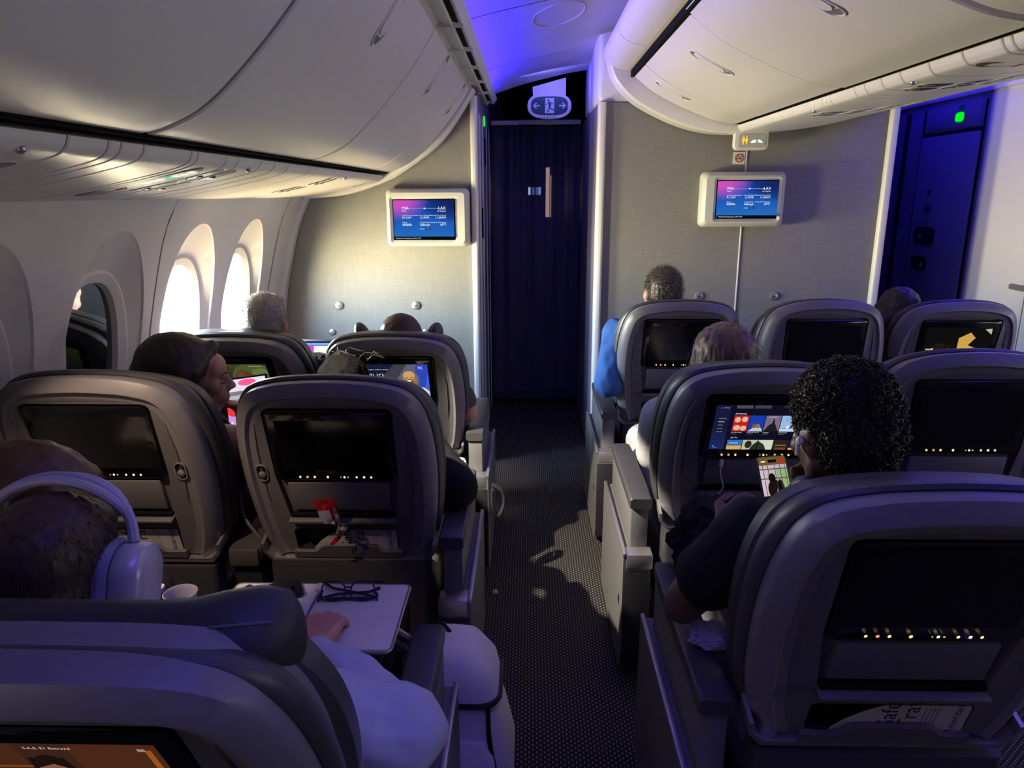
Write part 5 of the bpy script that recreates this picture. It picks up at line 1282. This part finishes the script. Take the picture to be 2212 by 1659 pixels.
# glasses on the tray
t = thing('eyeglasses', 'dark blue framed eyeglasses lying on the right leaf of the open tray', 'eyeglasses', (-.412, 1.470, TZ + .001), (0, 0, R(3)))
M_FR = mat('blue_black_frame', (.020, .024, .05), .25); M_LENS = mat('lens_glass', (.30, .29, .40), .05)
G = []
for s_ in (-1, 1):
    b = MB(); pts = [V((s_ * .0335 + p, .003 + q * .42, .0205 + q * .86)) for p, q in oval(0, 0, .027, .0225, 2.6, 28)]
    b.tube(pts, .0019, M_FR, 6, closed=True); b.build('rim', t)
    b = MB(); b.tube([(s_ * .058, .004, .022), (s_ * .066, .006, .006), (s_ * .067, -.010, .004)], [.003, .0035, .003], M_FR, 6)
    b.tube([(s_ * .064, .0, .004), (s_ * .03, .018, .004), (-s_ * .045, .036 + .01 * s_, .004), (-s_ * .068, .05 + .014 * s_, .008)], [.0034, .003, .003, .0042], M_FR, 6); b.build('temple', t)
b = MB(); b.tube([(-.008, .006, .026), (0, .008, .028), (.008, .006, .026)], .002, M_FR, 6); b.box(-.058, .058, -.004, .001, 0, .008, M_FR, .002); b.build('bridge', t)
# phone and card holder on the tray
t = thing('phone', 'black phone in a thick case lying on the left leaf of the open tray', 'phone', (-.585, 1.485, TZ), (0, 0, R(-62)))
b = MB(); b.loft([[V((x, y, z)) for x, y in rrect(-.036 + d, .036 - d, -.060 + d, .060 - d, .012)] for z, d in ((0, .002), (.003, 0), (.012, 0), (.015, .002))], mat('black_case', (.006, .006, .007), .45)); b.build('case', t)
b = MB(); b.disc((.01, .035, .015), .008, (0, 0, 1), .002, M_GLASS, 18); b.build('camera_lens', t)
t = thing('card_wallet', 'small black card holder leaning by the phone on the open tray', 'wallet', (-.634, 1.468, TZ), (0, 0, R(-30)))
b = MB(); b.box(-.045, .045, -.03, .03, 0, .008, mat('black_hide', (.010, .010, .011), .5, bump=.3), .003); b.box(-.044, .044, -.02, .03, .008, .013, MATS['black_hide'], .002); b.build('wallet_body', t)
b = MB(); b.box(-.040, .042, -.024, -.021, .009, .0145, M_PAPER); b.build('card', t)
# cup behind the headrest
t = thing('plastic_cup', 'clear plastic cup rim showing just behind the thick headrest', 'cup', (-.735, 1.35, TZ))
M_CUP = mat('clear_cup', (.34, .34, .42), .12); prof = [(.026, 0), (.030, .05), (.033, .083), (.035, .088), (.033, .0895), (.031, .085), (.028, .05), (.024, .003)]
b = MB(); b.loft([[V((r * cos(2 * pi * i / 28), r * sin(2 * pi * i / 28), z)) for i in range(28)] for r, z in prof], M_CUP); b.build('cup_wall', t)
t = thing('snack_packet', 'deep blue packet lying beside the clear plastic cup', 'packet', (-.668, 1.40, TZ))
b = MB(); b.ell((0, 0, .02), (.032, .045, .020), mat('blue_foil', (.02, .03, .20), .3, noise_amt=.3), Euler((0, .3, .5)).to_matrix()); o = b.build('foil', t)
# tablet held by the woman in profile
t = thing('tablet', 'tablet with a bright colourful picture held up between the two rows', 'tablet', (-.985, 2.42, .862), (R(-14), R(-9), R(-6)))
b = MB(); b.box(-.085, .085, -.004, .004, -.125, .125, M_DARK, .004); b.build('body', t)
its = [('r', 0, 0, 1, 1, (190, 150, 215)), ('r', 0, .80, 1, 1, (226, 214, 232)), ('r', 0, .62, 1, .82, (120, 122, 128)), ('r', 0, .70, 1, .76, (180, 178, 190)), ('e', .16, .55, .20, .10, (235, 50, 60)), ('e', .38, .60, .10, .09, (250, 130, 130)), ('p', [(.30, .58), (.42, .72), (.5, .70), (.46, .50)], (255, 120, 130)), ('e', .78, .58, .18, .09, (60, 80, 200)), ('e', .55, .50, .25, .09, (255, 150, 160)), ('e', .30, .47, .14, .04, (40, 40, 170)),
       ('r', 0, 0, 1, .12, (120, 90, 200)), ('e', .2, .10, .2, .06, (220, 40, 90)), ('e', .55, .94, .22, .05, (240, 90, 140))]
r_ = random.Random(3)
for i in range(26): x_, y_2 = r_.random(), r_.uniform(.10, .42); its.append(('e', x_, y_2, .03, .018, r_.choice([(110, 80, 200), (210, 60, 110), (90, 60, 150), (235, 205, 240)])))
b = MB(); screen_mesh(b, its, .156, .236, Matrix.Translation((-.078, -.0045, -.118)) @ Matrix.Rotation(R(90), 4, 'X'), .00004, 1.1); b.build('display', t)
# laptop in the front row
t = thing('laptop', 'open laptop with a white window and magenta sidebar in front of the grey-haired man', 'laptop', (-1.055, 3.50, .665))
b = MB(); b.box(-.17, .17, -.23, .0, 0, .012, M_METAL, .004); b.build('base', t)
LM = Matrix.Translation((0, .0, .012)) @ Matrix.Rotation(R(-16), 4, 'X')
b = MB(); b.box(-.17, .17, -.004, .004, 0, .228, M_DARK, .003, M=LM); lid = b.build('lid', t)
its = [('r', 0, 0, 1, 1, (250, 250, 252)), ('r', 0, 0, .42, .90, (190, 50, 190)), ('r', .42, 0, 1, .885, (252, 252, 255)), ('r', 0, .95, 1, 1, (24, 28, 52)), ('r', 0, .905, 1, .955, (60, 150, 220)), ('r', 0, .875, 1, .905, (170, 60, 180))]
for i in range(14): its.append(('r', .06, .82 - .055 * i, .20 + .12 * ((i * 7) % 5) / 5, .832 - .055 * i, (230, 170, 232)))
for i in range(5): its.append(('r', .60, .74 - .02 * i, .72, .75 - .02 * i, (220, 222, 228)))
for i in range(24): its.append(('r', .03 + .04 * i, .925, .045 + .04 * i, .94, (190, 230, 255)))
b = MB(); screen_mesh(b, its, .322, .206, LM @ Matrix.Translation((-.161, -.0044, .012)) @ Matrix.Rotation(R(90), 4, 'X'), .00004, 1.5); b.build('display', lid)
b = MB(); b.loft([[V((x, y, z)) for x, y in rrect(-1.27, -.84, 3.24, 3.52, .012)] for z in (.652, .664)], M_TRAY); child(b, 'tray_table', SEATS['7A'][0])
# phone held by the person in black
t = thing('phone', 'lit phone showing a person with a bun, held by the person in the black tee', 'phone', (.608, 1.665, .905), (R(-32), R(-4), R(4)))
b = MB(); b.loft([[V((x, y, z)) for x, z in rrect(-.037 + d, .037 - d, -.076 + d, .076 - d, .012)] for y, d in ((.005, .002), (.003, 0), (-.003, 0), (-.0045, .0015))], M_DARK); b.build('case', t)
its = [('r', 0, 0, 1, 1, (150, 140, 130)), ('r', 0, .84, 1, 1, (110, 84, 44)), ('r', 0, .5, 1, .86, (196, 180, 186)), ('r', .60, .35, 1, .80, (150, 176, 120)), ('r', 0, .30, .2, .8, (210, 190, 200))]
its += [('r', x_, .3, x_ + .025, .86, (70, 74, 84)) for x_ in (.12, .3, .55, .74, .92)] + [('r', 0, z_, 1, z_ + .02, (90, 92, 100)) for z_ in (.62, .78)]
its += [('e', .45, .44, .26, .17, (26, 18, 18)), ('e', .40, .64, .13, .08, (22, 15, 15)), ('p', [(.48, .0), (.52, .42), (.70, .46), (.88, .34), (.95, .2), (.8, 0)], (226, 130, 62)), ('e', .62, .40, .12, .09, (236, 150, 80)), ('p', [(0, 0), (.1, .22), (.5, .1), (1, .16), (1, 0)], (210, 100, 30)), ('r', .36, .90, .66, .95, (8, 8, 8)), ('e', .84, .92, .12, .035, (190, 40, 36)), ('r', .10, .91, .26, .935, (230, 230, 230))]
b = MB(); screen_mesh(b, its, .068, .146, Matrix.Translation((-.034, -.0048, -.073)) @ Matrix.Rotation(R(90), 4, 'X'), .00003); b.build('display', t)
# white earbud
t = thing('earbud', 'white wireless earbud in the ear of the person in the black tee', 'earbud'); 
ME = head_frame((.600, 1.335, 1.150), 14, -18, 0, 1.0); t.matrix_world = ME
b = MB(); b.ell((-.089, -.006, -.004), (.008, .008, .009), M_WHITE, u=14, v=10); b.tube([(-.091, -.001, -.006), (-.092, .006, -.032)], [.0042, .0036], M_WHITE, 8); b.build('bud', t)
# towel on the armrest
def cloth_blob(name, label, cat, loc, rad, m, seed, amp=.018, n=26):
    t = thing(name, label, cat, loc); b = MB(); bm = b.bm
    bmesh.ops.create_icosphere(bm, subdivisions=5, radius=1)
    for v in bm.verts:
        p = v.co.copy(); d = noise.noise(p * 1.7 + V((seed, 0, 0))) * .30 + abs(noise.noise(p * 3.6 + V((0, seed, 0)))) * -.42 + noise.noise(p * 8 + V((seed,) * 3)) * .07
        v.co = V((p.x * rad[0], p.y * rad[1], max(-.9, p.z) * rad[2])) * (1 + d)
    b.mi(m)
    for f in bm.faces: f.smooth = True
    o = b.build('cloth', t, angle=180); return t
cloth_blob('towel', 'crumpled lavender cloth under the bare elbow on the near armrest', 'towel', (.405, 1.385, .673), (.055, .042, .026), mat('lavender_towel', (.30, .28, .46), .95, noise_amt=.1, bump=.6, bscale=600), 4.2)
cloth_blob('jacket', 'crumpled black jacket heaped on the lap of the person in the black tee', 'jacket', (.515, 1.75, .72), (.14, .14, .11), C_BLACK, 9.1)
cloth_blob('tissue', 'white crumpled tissue at the wrist of the person in black by the aisle', 'tissue', (-.250, 2.425, .668), (.034, .030, .020), mat('white_tissue', (.7, .68, .66), .9), 2.7)
cloth_blob('paper_scrap', 'tiny pale scrap lying on the dark aisle carpet', 'scrap', (-.134, 2.674, .007), (.012, .011, .009), mat('scrap_paper', (.6, .55, .42), .8), 6.3)
# charging cable
t8, M8 = SEATS['8D']
t = thing('charging_cable', 'white charging cable plugged in under the film menu screen', 'cable'); t.matrix_world = M8
b = MB(); b.tube(crom([(-.098, -.014, .262), (-.097, -.030, .235), (-.087, -.034, .205), (-.086, -.034, .185), (-.100, -.036, .163), (-.112, -.030, .157)], 6), .0021, M_LILB, 7); b.build('lead', t)
b = MB(); b.box(-.103, -.093, -.020, -.008, .258, .283, M_WHITE, .003); b.build('plug', t)
# snack wrapper
t = thing('snack_wrapper', 'torn red and silver snack wrapper tucked into the seat back ledge', 'wrapper'); t.matrix_world = SEATS['8C'][1]
def sheet(pts, y, m, seed, parent, name, amp=.006):
    b = MB(); bm = b.bm
    f = bm.faces.new([bm.verts.new(V((x, y, u))) for x, u in pts]); bmesh.ops.triangulate(bm, faces=[f]); bmesh.ops.subdivide_edges(bm, edges=list(bm.edges), cuts=4, use_grid_fill=True)
    for v in bm.verts: v.co.y += amp * (noise.noise(v.co * 55 + V((seed,) * 3)) + .5 * noise.noise(v.co * 130))
    r = bmesh.ops.extrude_face_region(bm, geom=list(bm.faces)); 
    for v in [g for g in r['geom'] if isinstance(g, bmesh.types.BMVert)]: v.co.y -= .0008
    b.mi(m)
    return b.build(name, parent, angle=20)
M_RED = mat('red_foil', (.30, .012, .016), .35, noise_amt=.2); M_SILV = mat('silver_foil', (.55, .53, .60), .22, metal=.8)
sheet([(-.070, .242), (-.008, .250), (.002, .200), (.004, .160), (-.040, .160), (-.056, .205)], -.040, M_RED, 1, t, 'red_panel', .007)
sheet([(-.056, .212), (-.022, .216), (-.012, .164), (-.040, .168), (-.050, .182)], -.0485, mat('label_print', (.34, .33, .42), .5, noise_amt=.3, nscale=180), 2, t, 'printed_label', .004)
sheet([(-.012, .222), (-.003, .222), (.006, .170), (-.006, .172)], -.049, M_SILV, 6, t, 'torn_edge', .008)
sheet([(-.004, .170), (.038, .172), (.020, .150), (-.010, .130), (-.022, .112), (-.012, .142)], -.050, M_SILV, 3, t, 'silver_inside', .010)
sheet([(-.018, .120), (.008, .138), (-.004, .112), (-.030, .088), (-.036, .094)], -.052, M_RED, 4, t, 'red_tail', .006)
# backpack between the near aisle seat and the row ahead
t = thing('backpack', 'white backpack with black piping leaning into the aisle beside the near armrest', 'backpack', (-.175, 1.66, 0))
M_BAG = mat('white_bag_cloth', (.80, .77, .78), .75, noise_amt=.05, bump=.25, bscale=700); M_PIPE = mat('black_piping', (.006, .006, .007), .5)
def bag_ring(z, sx, sy, ox, oy, r=.05): return [V((ox + x, oy + y, z)) for x, y in rrect(-sx, sx, -sy, sy, r, 6)]
b = MB(); b.loft([bag_ring(.0, .105, .10, .02, 0, .04), bag_ring(.02, .118, .115, .02, 0), bag_ring(.14, .125, .12, .015, 0), bag_ring(.26, .115, .112, .0, .0), bag_ring(.36, .098, .10, -.012, .005), bag_ring(.415, .08, .085, -.02, .008, .045), bag_ring(.43, .05, .06, -.02, .008, .03)], M_BAG); b.build('bag_body', t)
b = MB(); b.loft([bag_ring(.352, .106, .108, -.005, .0), bag_ring(.40, .102, .105, -.012, .002), bag_ring(.455, .080, .085, -.03, .006, .045), bag_ring(.475, .05, .055, -.045, .010, .03)], M_BAG); fl = b.build('flap', t)
b = MB(); b.tube([p for p in bag_ring(.352, .108, .110, -.005, .0)], .0075, M_PIPE, 6, closed=True); b.build('flap_piping', fl)
b = MB()
for x0 in (-.02, .075):
    pts = [(x0 + (.118 - .118) , -.1, .35), (x0 + .004, -.118, .26), (x0 + .022, -.124, .14), (x0 + .03, -.12, .02)]
    b.tube(crom(pts, 5), .0065, M_PIPE, 6)
b.build('piping', t)
b = MB(); b.loft([bag_ring(.03, .055, .02, .05, -.125, .018), bag_ring(.05, .064, .026, .05, -.122, .02), bag_ring(.22, .060, .024, .03, -.115, .02), bag_ring(.25, .045, .015, .025, -.108, .012)], M_BAG); b.build('front_pocket', t)
b = MB(); b.tube([(-.03, .03, .47), (-.05, .03, .50), (-.09, .03, .495), (-.1, .03, .46)], .006, M_PIPE, 6); b.build('grab_loop', t)
# strap hanging into the aisle from the front row
t = thing('bag_strap', 'dark looped strap hanging into the aisle beside the front-row armrest', 'strap', (-.135, 2.75, .45))
b = MB(); q = crom([(-.01, 0, .0), (.028, .01, -.03), (.036, .01, -.085), (.012, 0, -.135), (-.01, 0, -.10), (-.012, 0, -.02)], 6)
for k in (-.010, 0, .010): b.tube([v + V((0, k, 0)) for v in q], .0065, mat('grey_webbing', (.016, .015, .014), .8), 6)
b.build('webbing', t)
t = thing('seat_belt', 'pale seat belt webbing between the two second-row window-side seats', 'seat belt', (-.865, 2.0, .70))
b = MB(); b.tube(crom([(-.01, .02, .03), (0, .0, -.01), (.02, -.02, -.05), (.06, -.02, -.11)], 5), [.005] * 16, mat('belt_webbing', (.10, .097, .10), .7), 6); b.build('webbing', t)
